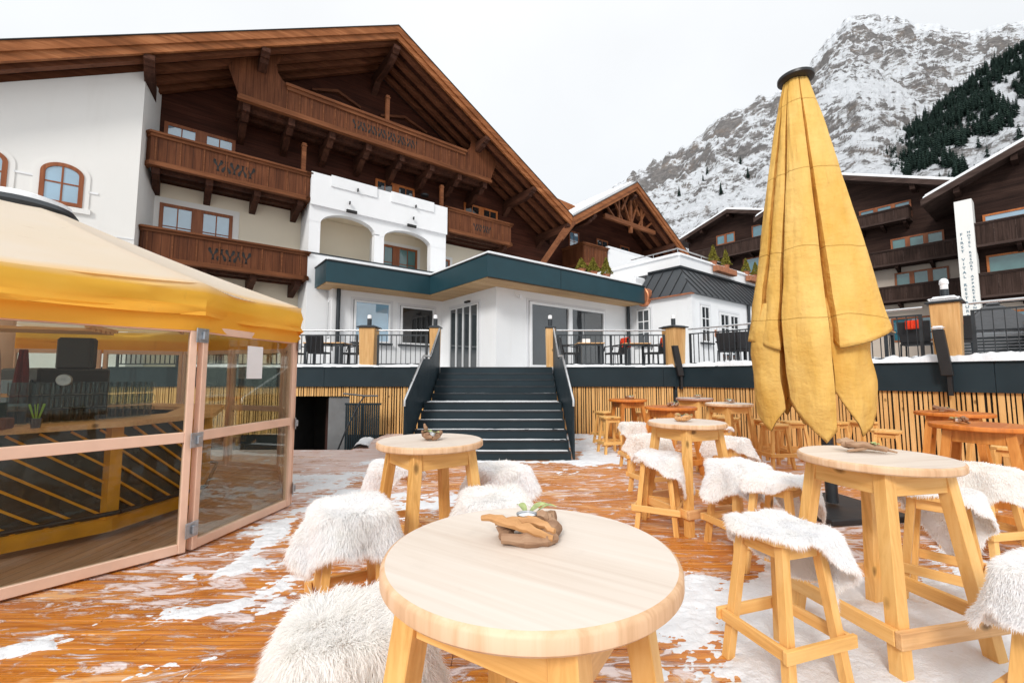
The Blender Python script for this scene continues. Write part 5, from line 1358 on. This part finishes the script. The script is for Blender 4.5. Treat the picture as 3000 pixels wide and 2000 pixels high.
# ================================================================ sheepskins
n = NT('sheep_wool'); o = n.obj(); f = n.noise(n.mapping(o, (1,1,1), rand=5), 5, 4, .6)
col = n.mix(n.rng(f, .4, .75, 0, .6), (.985,.985,.99), (.97,.955,.92))
col = n.mix(n.rng(n.rnd(), .5, 1, 0, .5), col, (.97,.95,.91))
n.base(col, .9, .1)
tl = n.node('ShaderNodeBsdfTranslucent'); n.l.new(col, tl.inputs[0]); ms = n.node('ShaderNodeMixShader'); ms.inputs[0].default_value = .55
n.l.new(n.bsdf.outputs[0], ms.inputs[1]); n.l.new(tl.outputs[0], ms.inputs[2]); n.l.new(ms.outputs[0], n.out.inputs[0]); M['wool'] = n.m
M['hide'] = plain('sheep_hide', (.72,.66,.56), .9, 0, .1, .1, 6)
def sheepskin(seed, cx, cy, rot, L, W, blades, flen, bw, seat=.185):
    """hide of half length L and half width W, its centre shifted by (cx,cy) from the seat centre, draped over the seat"""
    rg = np.random.default_rng(seed)
    nu, nv = 72, 60
    ph = rg.random(6)*6.28
    def outline(a):
        r = 1/np.sqrt((np.cos(a)/L)**2+(np.sin(a)/W)**2)
        legs = .10*np.exp(-((np.abs(((a+np.pi) % np.pi)-np.pi/2)-.95)/.22)**2)
        return r*(1+legs+.05*np.sin(3*a+ph[0])+.035*np.sin(5*a+ph[1])+.03*np.sin(9*a+ph[2]))
    def drape(s, a):
        r = s*outline(a); hx, hy = r*np.cos(a), r*np.sin(a)
        c, sn = math.cos(rot), math.sin(rot)
        x, y = cx+hx*c-hy*sn, cy+hx*sn+hy*c
        rr = np.hypot(x, y)+1e-9; b = np.arctan2(y, x)
        Rs = seat/((np.abs(np.cos(b))**7+np.abs(np.sin(b))**7)**(1/7))*.97
        e = np.clip(rr-Rs, 0, None); on = np.minimum(rr, Rs)
        rad = .045; fold = .5+.5*np.sin(b*4+ph[3]+.8*np.sin(b*2+ph[4]))
        amax = R(66)+R(20)*fold
        an = np.minimum(e/rad, amax); arc = np.minimum(e, amax*rad); rest = e-arc
        out = rad*np.sin(an)+rest*np.cos(an)+.025*np.sin(b*5+ph[5])*np.clip(e/.2, 0, 1)
        dn = rad*(1-np.cos(an))+rest*np.sin(an)
        X = np.cos(b)*(on+out); Y = np.sin(b)*(on+out)
        Z = SH_+.016-dn+.008*np.sin(x*23+ph[0])*np.sin(y*19+ph[1])*(rr < Rs)
        return np.stack([X, Y, np.maximum(Z, .02)], -1)
    S, A_ = np.meshgrid(np.linspace(0, 1, nu), np.linspace(0, 2*np.pi, nv, endpoint=False))
    P = drape(S, A_).reshape(-1, 3)
    idx = np.arange(nu*nv).reshape(nv, nu); r2 = np.roll(idx, -1, 0)
    F = np.stack([idx[:,:-1], r2[:,:-1], r2[:,1:], idx[:,1:]], -1).reshape(-1, 4)
    # flip so normals are up
    F = F[:, ::-1]
    Pb = P-np.array([0,0,.006]);
    # blades
    nb = blades; s = np.sqrt(rg.random(nb))*1.0; a = rg.random(nb)*2*np.pi
    p0 = drape(s, a); ds = drape(np.minimum(s+.01, 1.02), a)-p0; da = drape(s, a+.02)-p0
    nrm = np.cross(ds, da); nrm /= np.linalg.norm(nrm, axis=1)[:,None]+1e-9
    nrm *= np.where((nrm[:,2:3] < 0) & (p0[:,2:3] > SH_-.02), -1, 1)
    radial = np.stack([p0[:,0], p0[:,1], 0*a], 1); radial /= np.linalg.norm(radial, axis=1)[:,None]+1e-9
    flip = (nrm*radial).sum(1)+nrm[:,2]*.8 < 0; nrm[flip] *= -1
    tg = ds/(np.linalg.norm(ds, axis=1)[:,None]+1e-9)
    cl = np.stack([fbm(p0[:,0]*16+p0[:,2]*9, p0[:,1]*16, 3, seed+k)-.5 for k in (1, 2, 3)], 1)
    rnd = rg.normal(size=(nb, 3))*.19
    d = nrm*.29+tg*.68+cl*(1.1+14*(flen-.025))+rnd+np.array([0,0,-.12]); d /= np.linalg.norm(d, axis=1)[:,None]
    ln = flen*(.55+.6*rg.random(nb))*(.8+.5*fbm(p0[:,0]*9, p0[:,1]*9+p0[:,2]*7, 3, seed+9))
    ln = ln*np.where(s > .93, 1.15, 1)
    sd = np.cross(d, rg.normal(size=(nb, 3))); sd /= np.linalg.norm(sd, axis=1)[:,None]+1e-9
    w_ = 1.25*bw*(.6+.7*rg.random(nb))[:,None]
    m1 = p0+d*ln[:,None]*.55; d2 = d+np.array([0,0,-.55])+rnd*.8+tg*.2; d2 /= np.linalg.norm(d2, axis=1)[:,None]
    tip = m1+d2*ln[:,None]*.5
    B = np.concatenate([p0-sd*w_*.5, p0+sd*w_*.5, m1+sd*w_*.42, m1-sd*w_*.42, tip])
    i = np.arange(nb); nP = len(P)
    Fb = np.stack([i, i+nb, i+2*nb, i+3*nb], 1)+nP; Ft = np.stack([i+3*nb, i+2*nb, i+4*nb], 1)+nP
    V = np.concatenate([P, B]); Fq = np.concatenate([F, Fb])
    mi = np.concatenate([np.zeros(len(F)), np.ones(nb), np.ones(nb)])
    bn = nrm+d*.35; bn /= np.linalg.norm(bn, axis=1)[:,None]
    NV = np.concatenate([np.zeros((nP,3)), np.tile(bn, (5,1))])
    return V, Fq, Ft, mi, NV
SK = [ # stool idx, cx, cy (world frame offset), rot deg, L, W, blades, len, width, label
 (0, -.12, .0, 100, .66, .54, 150000, .050, .0022, 'huge long haired white sheepskin in the lower left foreground, left of the nearest table'),
 (1, .02, -.06, 20, .50, .35, 80000, .048, .0026, 'long haired white sheepskin draped over the stool beside the glass bar'),
 (2, -.04, .02, 70, .40, .32, 24000, .032, .0036, 'short cream sheepskin peeping out left of the table before the staircase'),
 (3, .02, .05, 60, .48, .44, 36000, .036, .0034, 'white sheepskin just right of the table before the staircase, farther of the two'),
 (4, .0, .0, 5, .56, .44, 60000, .042, .0030, 'white sheepskin right behind the nearest table, nearer of the two before the stairs'),
 (5, .17, -.06, -30, .42, .38, 34000, .030, .0034, 'white sheepskin slung over the stool left in front of the middle table'),
 (6, -.0, -.08, -20, .52, .38, 40000, .034, .0032, 'shaggy white sheepskin over the stool right in front of the middle table'),
 (7, .14, .06, 5, .44, .34, 36000, .026, .0034, 'flat cream sheepskin behind the right front stool, its near corner rolled'),
 (8, .20, .11, 14, .42, .38, 100000, .032, .0024, 'cream short haired sheepskin on the foremost right stool'),
 (9, .20, .12, 30, .48, .36, 50000, .026, .0030, 'cream sheepskin draped beside the right front table over a yellow seat corner'),
 (10, .0, .06, 120, .50, .42, 80000, .030, .0028, 'thick cream sheepskin at the lower right edge of the photo'),
 (11, .0, .0, 10, .54, .42, 36000, .028, .0036, 'white sheepskin at the right edge behind the right front table'),
 (12, -.0, -.04, 10, .48, .34, 12000, .030, .0060, 'small flat white sheepskin behind the middle table, left side'),
 (13, -.02, -.12, 90, .42, .32, 12000, .028, .0065, 'upright hanging cream sheepskin left of the reddish brown table'),
 (14, .05, -.02, 0, .50, .32, 12000, .026, .0060, 'low flat white sheepskin behind the middle table, right side'),
 (15, .05, .0, 0, .26, .2, 4000, .026, .0065, 'tiny looking cream sheepskin at the right end of the middle tabletop'),
]
for k, (si, cx, cy, rot, L, W_, nb, fl, bw, lb) in enumerate(SK):
    x, y, rz, _ = STOOLS[si]
    a = R(rz); lx, ly = cx*math.cos(a)+cy*math.sin(a), -cx*math.sin(a)+cy*math.cos(a)
    V, Fq, Ft, mi, NV = sheepskin(300+k, lx, ly, R(rot-rz), L, W_, nb, fl, bw)
    o = np_mesh('sheepskin', V, Fq, [M['wool'], M['wool']], mi=mi, smooth=True, F3=Ft)
    o.location = (x, y, 0); o.rotation_euler = (0,0,a); tag(o, lb, 'sheepskin', 'sheepskins on the bar stools')

# ================================================================ driftwood tealight holders
drift = wood('driftwood', (.16,.085,.05), (.34,.20,.12), (.52,.36,.24), 0, 24, .8, False, .004)
drift2 = wood('driftwood_light', (.36,.17,.06), (.55,.29,.12), (.66,.40,.20), 0, 30, .6, False, .003)
def stick(m, p, q, r, rr, n=9):
    p = Vector(p); q = Vector(q); pts = []; rs = []
    bend = Vector((rr.uniform(-1,1), rr.uniform(-1,1), rr.uniform(-.3,.6)))*(q-p).length*.14
    for i in range(n):
        t = i/(n-1); pts.append(p.lerp(q, t)+bend*math.sin(t*math.pi)+Vector((rr.uniform(-1,1), rr.uniform(-1,1), rr.uniform(-1,1)))*r*.22)
        rs.append(r*(.62+.5*math.sin(t*math.pi*.9+.3))*rr.uniform(.8,1.2))
    m.tube(pts, rs, 8)
def leaf(m, base, ang_, up, L, w):
    V = []; n_ = 7
    for i in range(n_):
        t = i/(n_-1); r_ = L*t; z_ = up*math.sin(t*2.2)*L
        ww = w*math.sin(math.pi*min(1, t*.92+.06))**.8
        c, s = math.cos(ang_), math.sin(ang_)
        for sgn in (-1, 0, 1): V.append((base[0]+c*r_-s*ww*sgn, base[1]+s*r_+c*ww*sgn, base[2]+z_+abs(sgn)*ww*.35))
    F = []
    for i in range(n_-1):
        for j in range(2): F.append((i*3+j, i*3+j+1, (i+1)*3+j+1, (i+1)*3+j))
    m.add(V, F, True)
def centrepiece(x, y, rz, kind, label, sc_=1., z=1.065, simple=False):
    t = empty('driftwood_candle_holder', (x, y, z), rz, label, 'candle holder', 'driftwood tealight holders on the bar tables')
    rr = random.Random(int(x*977+y*131))
    if kind == 'hero':
        m = MB()
        stick(m, (-.07,-.055,.016), (.085,-.045,.014), .020, rr); stick(m, (.055,-.03,.02),(.10,.03,.024), .024, rr, 6); stick(m, (-.085,.01,.018),(-.03,.05,.03), .020, rr, 6)
        stick(m, (.02,.035,.03),(.095,.045,.05), .022, rr, 7); stick(m, (.045,.0,.055),(.085,.05,.035), .020, rr, 6); stick(m, (-.075,-.03,.016),(-.06,.03,.016), .019, rr, 6); stick(m, (-.02,.06,.02),(.05,.065,.02), .018, rr)
        m.build('driftwood', drift, t)
        m = MB(); stick(m, (-.135,-.005,.062), (.075,-.068,.020), .0135, rr, 12); stick(m, (-.095,-.012,.05), (.08,-.05,.034), .012, rr, 10)
        m.build('long_stick', drift2, t)
        m = MB(); m.lathe([(.030,0),(.031,.03),(.032,.034),(.029,.034),(.029,.030)], c=(.0,.012,.034), n=28, closed=True); m.build('tealight_cup', M['steel'], t)
        m = MB(); m.lathe([(.0285,.028),(.015,.0285),(.002,.029)], c=(.0,.012,.034), n=28); m.tube([(0,.012,.062),(.002,.012,.069)], .001, 5); m.build('candle', M['candle'], t)
        m = MB(); leaf(m, (-.0,.05,.055), 2.3, .55, .042, .015); leaf(m, (.01,.045,.06), .5, .25, .075, .017); leaf(m, (.03,.04,.062), -.1, .35, .065, .012)
        m.build('leaf', M['leaf_pale'], t)
    else:
        m = MB()
        nst = 6 if simple else 9
        if kind == 'dish':
            stick(m, (-.13,.02,.05),(.10,-.05,.03), .020, rr); stick(m, (-.12,-.01,.06),(.09,-.06,.02), .014, rr); stick(m, (-.12,-.03,.012),(.15,-.06,.012), .010, rr); stick(m, (-.10,.05,.04),(.13,.0,.03), .018, rr); stick(m, (-.14,.02,.07),(-.05,.02,.06), .020, rr, 6)
        else:
            for i in range(nst):
                a = i*6.28/nst+rr.random()*.5; r_ = .055
                stick(m, (r_*math.cos(a), r_*math.sin(a), .018+.01*(i % 3)), (r_*1.3*math.cos(a+1.1), r_*1.3*math.sin(a+1.1), .02+rr.random()*.045), rr.uniform(.012,.02), rr, 6)
            if kind == 'spiky': stick(m, (-.04,0,.03),(-.055,.02,.115), .012, rr, 6)
        m.build('driftwood', drift if kind != 'light' else drift2, t)
        m = MB(); m.lathe([(.024,.02),(.026,.055),(.023,.056),(.002,.054)], n=16); m.build('candle', M['candle'], t)
        m = MB()
        for i in range(7 if kind == 'dish' else 4): leaf(m, (rr.uniform(-.03,.05), rr.uniform(-.03,.03), .05), rr.random()*6.28, .22, .06, .015)
        m.build('leaf', M['leaf_pale'], t)
    t.scale = (sc_,)*3
    return t
M['leaf_pale'] = plain('pale_green_leaf', (.34,.40,.17), .5, 0, .3, .45, 30)
centrepiece(.045, 1.36, 0, 'hero', 'driftwood tealight holder with a long pointing stick on the nearest table', 1.)
centrepiece(-.62, 3.42, .3, 'spiky', 'spiky driftwood tealight holder on the table before the staircase', 1.05)
centrepiece(2.27, 2.85, -.1, 'dish', 'dish shaped driftwood holder with green leaves on the right front table', 1.)
centrepiece(1.87, 4.80, .5, 'light', 'driftwood holder on the pale middle table', 1.2)
centrepiece(2.56, 9.5, .1, 'ring', 'driftwood holder on the farthest reddish brown table', 1.3, simple=True)
centrepiece(2.62, 7.15, 1.1, 'ring', 'driftwood holder on the reddish brown table behind the middle one', 1.2, simple=True)
centrepiece(4.25, 10.05, .3, 'ring', 'driftwood holder on the grey weathered table', 1.2, simple=True)
centrepiece(4.02, 8.1, .8, 'ring', 'dark driftwood holder on the pale table left of the parasol hem', 1.2, simple=True)
centrepiece(6.0, 6.1, .2, 'dish', 'driftwood holder on the farther orange table', 1.0)
centrepiece(4.68, 4.62, 1.4, 'dish', 'leafy driftwood holder on the glossy orange table', .9)
# ================================================================ mountain, forest, sky, light, camera
AZ = np.array([-.3,.0,.15,.263,.336,.399,.496,.571,.657,.712,.77,.826,.88,.933,.985,1.038,1.122,1.255,1.5,1.9,2.6])
EL = np.array([.25,.33,.40,.464,.512,.534,.615,.654,.698,.743,.821,.878,.887,.878,.861,.855,.838,.869,.80,.62,.5])
def mountain():
    na, nr = 620, 520
    az = np.linspace(.05, 1.75, na); s = np.linspace(0, 1.12, nr)
    Az, S = np.meshgrid(az, s)
    Y = 170+(1400-170)*S
    X = Az*Y
    # large waviness of the range line, so ridges are not equidistant
    e = np.interp(Az, AZ, EL)+(fbm(Az*40, 0*Az, 4, 5)-.5)*.022
    base = e*1400*np.clip(S, 0, 1)**1.28
    back = np.where(S > 1, (S-1)*2200, 0)
    env = np.clip(S*3, 0, 1)*np.clip((1.02-S)*5, .12, 1)
    rid = fbm(X/210+Y/900, Y/260, 7, 41, .56, True)-.55
    r2 = fbm((X+Y*.5)/60, (Y-X*.3)/90, 6, 71, .6, True)-.55
    r3 = fbm((X+Y*.4)/22, Y/30, 4, 91, .6)-.5
    Z = base-back+env*(rid*170+r2*46+r3*16)*np.clip(S+.25, 0, 1)
    # diagonal ledges
    led = np.sin((Z+.35*X)/23+fbm(X/80, Y/80, 4, 13)*7); Z += led*3.5*env
    Z += EYE
    idx = np.arange(na*nr).reshape(nr, na)
    F = np.stack([idx[:-1,:-1], idx[:-1,1:], idx[1:,1:], idx[1:,:-1]], -1).reshape(-1, 4)
    n = NT('mountain_rock_and_snow'); o = n.obj()
    geo = n.node('ShaderNodeNewGeometry'); nz = n.xyz(geo.outputs['Normal'])[2]
    a = n.noise(n.mapping(o, (.012,.02,.03), (.2,.1,.5)), 1, 8, .72, 1.)
    b = n.noise(n.mapping(o, (.055,.08,.13), (.3,.0,.6)), 1, 8, .74, .8)
    c_ = n.noise(n.mapping(o, (.16,.2,.4), (.3,0,.5)), 1, 5, .7, .5)
    f = n.math('ADD', n.math('MULTIPLY', nz, .75), n.math('MULTIPLY_ADD', b, 1.0, n.math('MULTIPLY_ADD', a, 1.0, n.math('MULTIPLY', c_, .35))))
    sn = n.rng(n.math('SUBTRACT', f, n.math('MULTIPLY', n.noise(n.mapping(o, (.0035,.006,.006)), 1, 3, .5), .85)), 1.035, 1.185)
    rock = n.ramp(b, [(.3,(.12,.118,.122)),(.48,(.22,.21,.205)),(.6,(.30,.28,.27)),(.75,(.38,.34,.31))])
    rock = n.mix(n.rng(a, .5, .62, 0, .5), rock, (.34,.26,.20))
    col = n.mix(sn, rock, (.83,.86,.90))
    n.base(col, .9, .1); n.bump(n.math('ADD', b, n.math('MULTIPLY', c_, .6)), 1., 9)
    V = np.stack([X.ravel(), Y.ravel(), Z.ravel()], 1)
    o_ = np_mesh('mountain', V, F, n.m, smooth=True); tag(o_, kind='structure')
    return V.reshape(nr, na, 3), n.m
EYE = 1.55
MV, mtn_mat = mountain()

# nearer wooded spur on the right
SA = np.array([.70,.78,.812,.846,.966,1.078,1.169,1.25,1.5,1.8]); SE = np.array([.32,.42,.475,.52,.60,.685,.755,.805,.97,1.0])
def spur():
    na, nr = 300, 220
    az = np.linspace(.70, 1.8, na); s = np.linspace(0, 1.1, nr)
    Az, S = np.meshgrid(az, s); Y = 180+(640-180)*S; X = Az*Y
    e = np.interp(Az, SA, SE)
    Z = e*640*np.clip(S,0,1)**1.22-np.where(S>1,(S-1)*900,0)
    Z += (fbm(X/60, Y/60, 6, 51, .55, True)-.55)*40*np.clip(S*2,0,1)*np.clip((1.05-S)*4,.2,1)+(fbm(X/14,Y/18,4,57)-.5)*8
    Z += EYE
    idx = np.arange(na*nr).reshape(nr, na)
    F = np.stack([idx[:-1,:-1], idx[:-1,1:], idx[1:,1:], idx[1:,:-1]], -1).reshape(-1, 4)
    V = np.stack([X.ravel(), Y.ravel(), Z.ravel()], 1)
    tag(np_mesh('hill', V, F, mtn_mat), kind='structure')
    return V.reshape(nr, na, 3)
SV = spur()
def conifer(rr, h, n_whorl=9, spokes=7):
    """jagged conifer: tapering trunk and drooping branch fans; returns V, F3, is_trunk"""
    V = []; F = []; T = []
    r0 = h*.015
    for k in range(5): a = k*1.2566; V.append((r0*math.cos(a), r0*math.sin(a), 0))
    V.append((0, 0, h*.97))
    for k in range(5): F.append((k, (k+1)%5, 5)); T.append(1)
    for w in range(n_whorl):
        f = w/(n_whorl-1); z = h*(.12+.85*f); L = h*.19*(1-f)**.8+h*.02
        a0 = rr.random()*6.28
        for k in range(spokes):
            a = a0+k*6.283/spokes+rr.random()*.5; l = L*(.65+.6*rr.random()); dz = -l*(.45+.3*rr.random()); wd = .55
            i = len(V)
            V += [(0,0,z+h*.07), (l*math.cos(a-wd)*.7, l*math.sin(a-wd)*.7, z+dz*.6), (l*math.cos(a), l*math.sin(a), z+dz), (l*math.cos(a+wd)*.7, l*math.sin(a+wd)*.7, z+dz*.6)]
            F += [(i, i+1, i+2), (i, i+2, i+3)]; T += [0, 0]
    return np.array(V), np.array(F), np.array(T)
n = NT('conifer_needles'); o = n.obj(); geo = n.node('ShaderNodeNewGeometry')
f = n.noise(n.mapping(o, (.25,.25,.3)), 1, 5, .7)
n.base(n.ramp(f, [(.35,(.010,.020,.018)),(.55,(.022,.040,.032)),(.72,(.045,.07,.05))]), .9, .1); M['needles'] = n.m
M['bark'] = plain('bark', (.05,.035,.025), .9)
def forest():
    rr = random.Random(5); protos = [conifer(rr, 1., 8, 6) for _ in range(6)]
    Vs = []; Fs = []; off = 0; cnt = 0
    nr, na, _ = SV.shape
    tries = 0
    while cnt < 5200 and tries < 90000:
        tries += 1
        i = rr.randrange(10, int(nr*.93)); j = rr.randrange(0, na-1)
        p = SV[i, j]; a_ = p[0]/p[1]; el = (p[2]-EYE)/p[1]; top = np.interp(a_, SA, SE)
        dep = top-el
        nz = fbm(np.array([a_*9.0]), np.array([el*11.0]), 4, 77)[0]
        if a_ > 1.42: continue
        dens = 1.0 if dep < .10+.05*math.sin(a_*31) else (1. if nz > .50+dep*.15 else .012)
        if rr.random() > dens: continue
        V, F, T = protos[rr.randrange(6)]
        h = rr.uniform(10, 19); c, s = math.cos(rr.random()*6.28), math.sin(rr.random()*6.28)
        an = rr.random()*6.28; c, s = math.cos(an), math.sin(an)
        W_ = np.stack([V[:,0]*c-V[:,1]*s, V[:,0]*s+V[:,1]*c, V[:,2]], 1)*h*np.array([1.15,1.15,1.])+p-np.array([0,0,1.])
        Vs.append(W_); Fs.append(F+off); off += len(V); cnt += 1
    V = np.concatenate(Vs); F = np.concatenate(Fs)
    o = np_mesh('forest', V, None, M['needles'], smooth=False, F3=F)
    tag(o, 'dark conifer forest covering the steep hillside on the right', 'forest', kind='stuff')
forest()
# single conifers scattered on the rock faces
def single_tree(x, y, z, h, label, seed):
    rr = random.Random(seed); V, F, T = conifer(rr, 1., 11, 7)
    t = empty('conifer', (x, y, z-.5), 0, label, 'tree', 'lone conifers on the mountainside')
    V = V*h
    np_mesh('crown', V, None, M['needles'], smooth=False, parent=t, F3=F[T==0])
    np_mesh('trunk', V, None, M['bark'], smooth=False, parent=t, F3=F[T==1])
def drop(az, el, G):
    nr, na, _ = G.shape
    a = G[:,:,0]/G[:,:,1]; e = (G[:,:,2]-EYE)/G[:,:,1]
    j = int(np.argmin(np.abs(a[0]-az))); col = e[:,j]
    i = int(np.argmin(np.abs(col-el))); return G[i, j]
LT = [(.395,.425,'lone dark conifer low on the rock face, just right of the smaller brown gable'),(.43,.385,'conifer on the mountain foot above the distant dark chalet'),(.455,.455,'conifer on the mid slope, left of the parasol, lower of a pair'),
      (.465,.475,'conifer on the mid slope, left of the parasol, upper of a pair'),(.495,.43,'conifer on the rock left of the parasol, halfway up'),(.545,.50,'higher lone conifer left of the parasol shaft'),(.56,.47,'lone conifer beside the left edge of the parasol cloth'),
      (.79,.385,'conifer just above the roof right of the parasol'),(.80,.375,'small conifer close above the roof right of the parasol')]
for k, (a, e, lb) in enumerate(LT):
    p = drop(a, e, MV); single_tree(p[0], p[1], p[2], 22 if a < .7 else 14, lb, 900+k)

# sky: overcast, brighter towards the zenith, over a Nishita sky
world = bpy.data.worlds.new('World'); sc.world = world; world.use_nodes = True
wt = world.node_tree; wn = wt.nodes; wl = wt.links
for x_ in list(wn): wn.remove(x_)
SUN_EL, SUN_AZ = 34, 200
sky = wn.new('ShaderNodeTexSky'); sky.sky_type = 'NISHITA'; sky.sun_disc = False; sky.sun_elevation = R(SUN_EL); sky.sun_rotation = R(SUN_AZ)
b1 = wn.new('ShaderNodeBackground'); b1.inputs[1].default_value = .10; wl.new(sky.outputs[0], b1.inputs[0])
tc = wn.new('ShaderNodeTexCoord'); sx = wn.new('ShaderNodeSeparateXYZ'); wl.new(tc.outputs['Generated'], sx.inputs[0])
rp = wn.new('ShaderNodeValToRGB'); wl.new(sx.outputs[2], rp.inputs[0])
els = rp.color_ramp.elements; els[0].position = 0; els[0].color = (.72,.745,.77,1); els[1].position = 1; els[1].color = (1.0,1.0,1.0,1)
e = els.new(.35); e.color = (.80,.825,.845,1); e = els.new(.62); e.color = (.84,.855,.87,1)
ml = wn.new('ShaderNodeMapRange'); wl.new(sx.outputs[2], ml.inputs[0]); ml.inputs[1].default_value = .74; ml.inputs[2].default_value = 1; ml.inputs[3].default_value = 1.0; ml.inputs[4].default_value = 1.7
no = wn.new('ShaderNodeTexNoise'); no.inputs['Scale'].default_value = 2.2; no.inputs['Detail'].default_value = 5; wl.new(tc.outputs['Generated'], no.inputs['Vector'])
nr_ = wn.new('ShaderNodeMapRange'); wl.new(no.outputs['Fac'], nr_.inputs[0]); nr_.inputs[1].default_value = .3; nr_.inputs[2].default_value = .7; nr_.inputs[3].default_value = .94; nr_.inputs[4].default_value = 1.03
mm = wn.new('ShaderNodeMath'); mm.operation = 'MULTIPLY'; wl.new(ml.outputs[0], mm.inputs[0]); wl.new(nr_.outputs[0], mm.inputs[1])
b2 = wn.new('ShaderNodeBackground'); wl.new(rp.outputs[0], b2.inputs[0]); wl.new(mm.outputs[0], b2.inputs[1])
mx = wn.new('ShaderNodeMixShader'); mx.inputs[0].default_value = .93; wl.new(b1.outputs[0], mx.inputs[1]); wl.new(b2.outputs[0], mx.inputs[2])
wo = wn.new('ShaderNodeOutputWorld'); wl.new(mx.outputs[0], wo.inputs[0])
L = bpy.data.lights.new('sun', 'SUN'); L.energy = 1.8; L.angle = R(14); L.color = (1,.965,.92)
lo = bpy.data.objects.new('sun', L); COL.objects.link(lo)
# sun direction: azimuth measured clockwise from +Y
az = R(SUN_AZ); el = R(SUN_EL); dv = Vector((math.sin(az)*math.cos(el), math.cos(az)*math.cos(el), math.sin(el)))
lo.rotation_euler = dv.to_track_quat('Z', 'Y').to_euler(); lo.location = dv*50

cam = bpy.data.cameras.new('camera'); co = bpy.data.objects.new('camera', cam); COL.objects.link(co); sc.camera = co
co.location = (0, 0, EYE); co.rotation_euler = (R(90+4.63), 0, 0)
cam.sensor_width = 36; cam.lens = 1000/2352*36; cam.clip_start = .05; cam.clip_end = 6000
sc.view_settings.view_transform = 'Standard'; sc.view_settings.look = 'None'; sc.view_settings.exposure = .30; sc.view_settings.gamma = 1
sc.cycles.use_denoising = True
sc.cycles.max_bounces = 12; sc.cycles.transparent_max_bounces = 16; sc.cycles.diffuse_bounces = 10; sc.cycles.transmission_bounces = 10; sc.cycles.caustics_reflective = False; sc.cycles.caustics_refractive = False
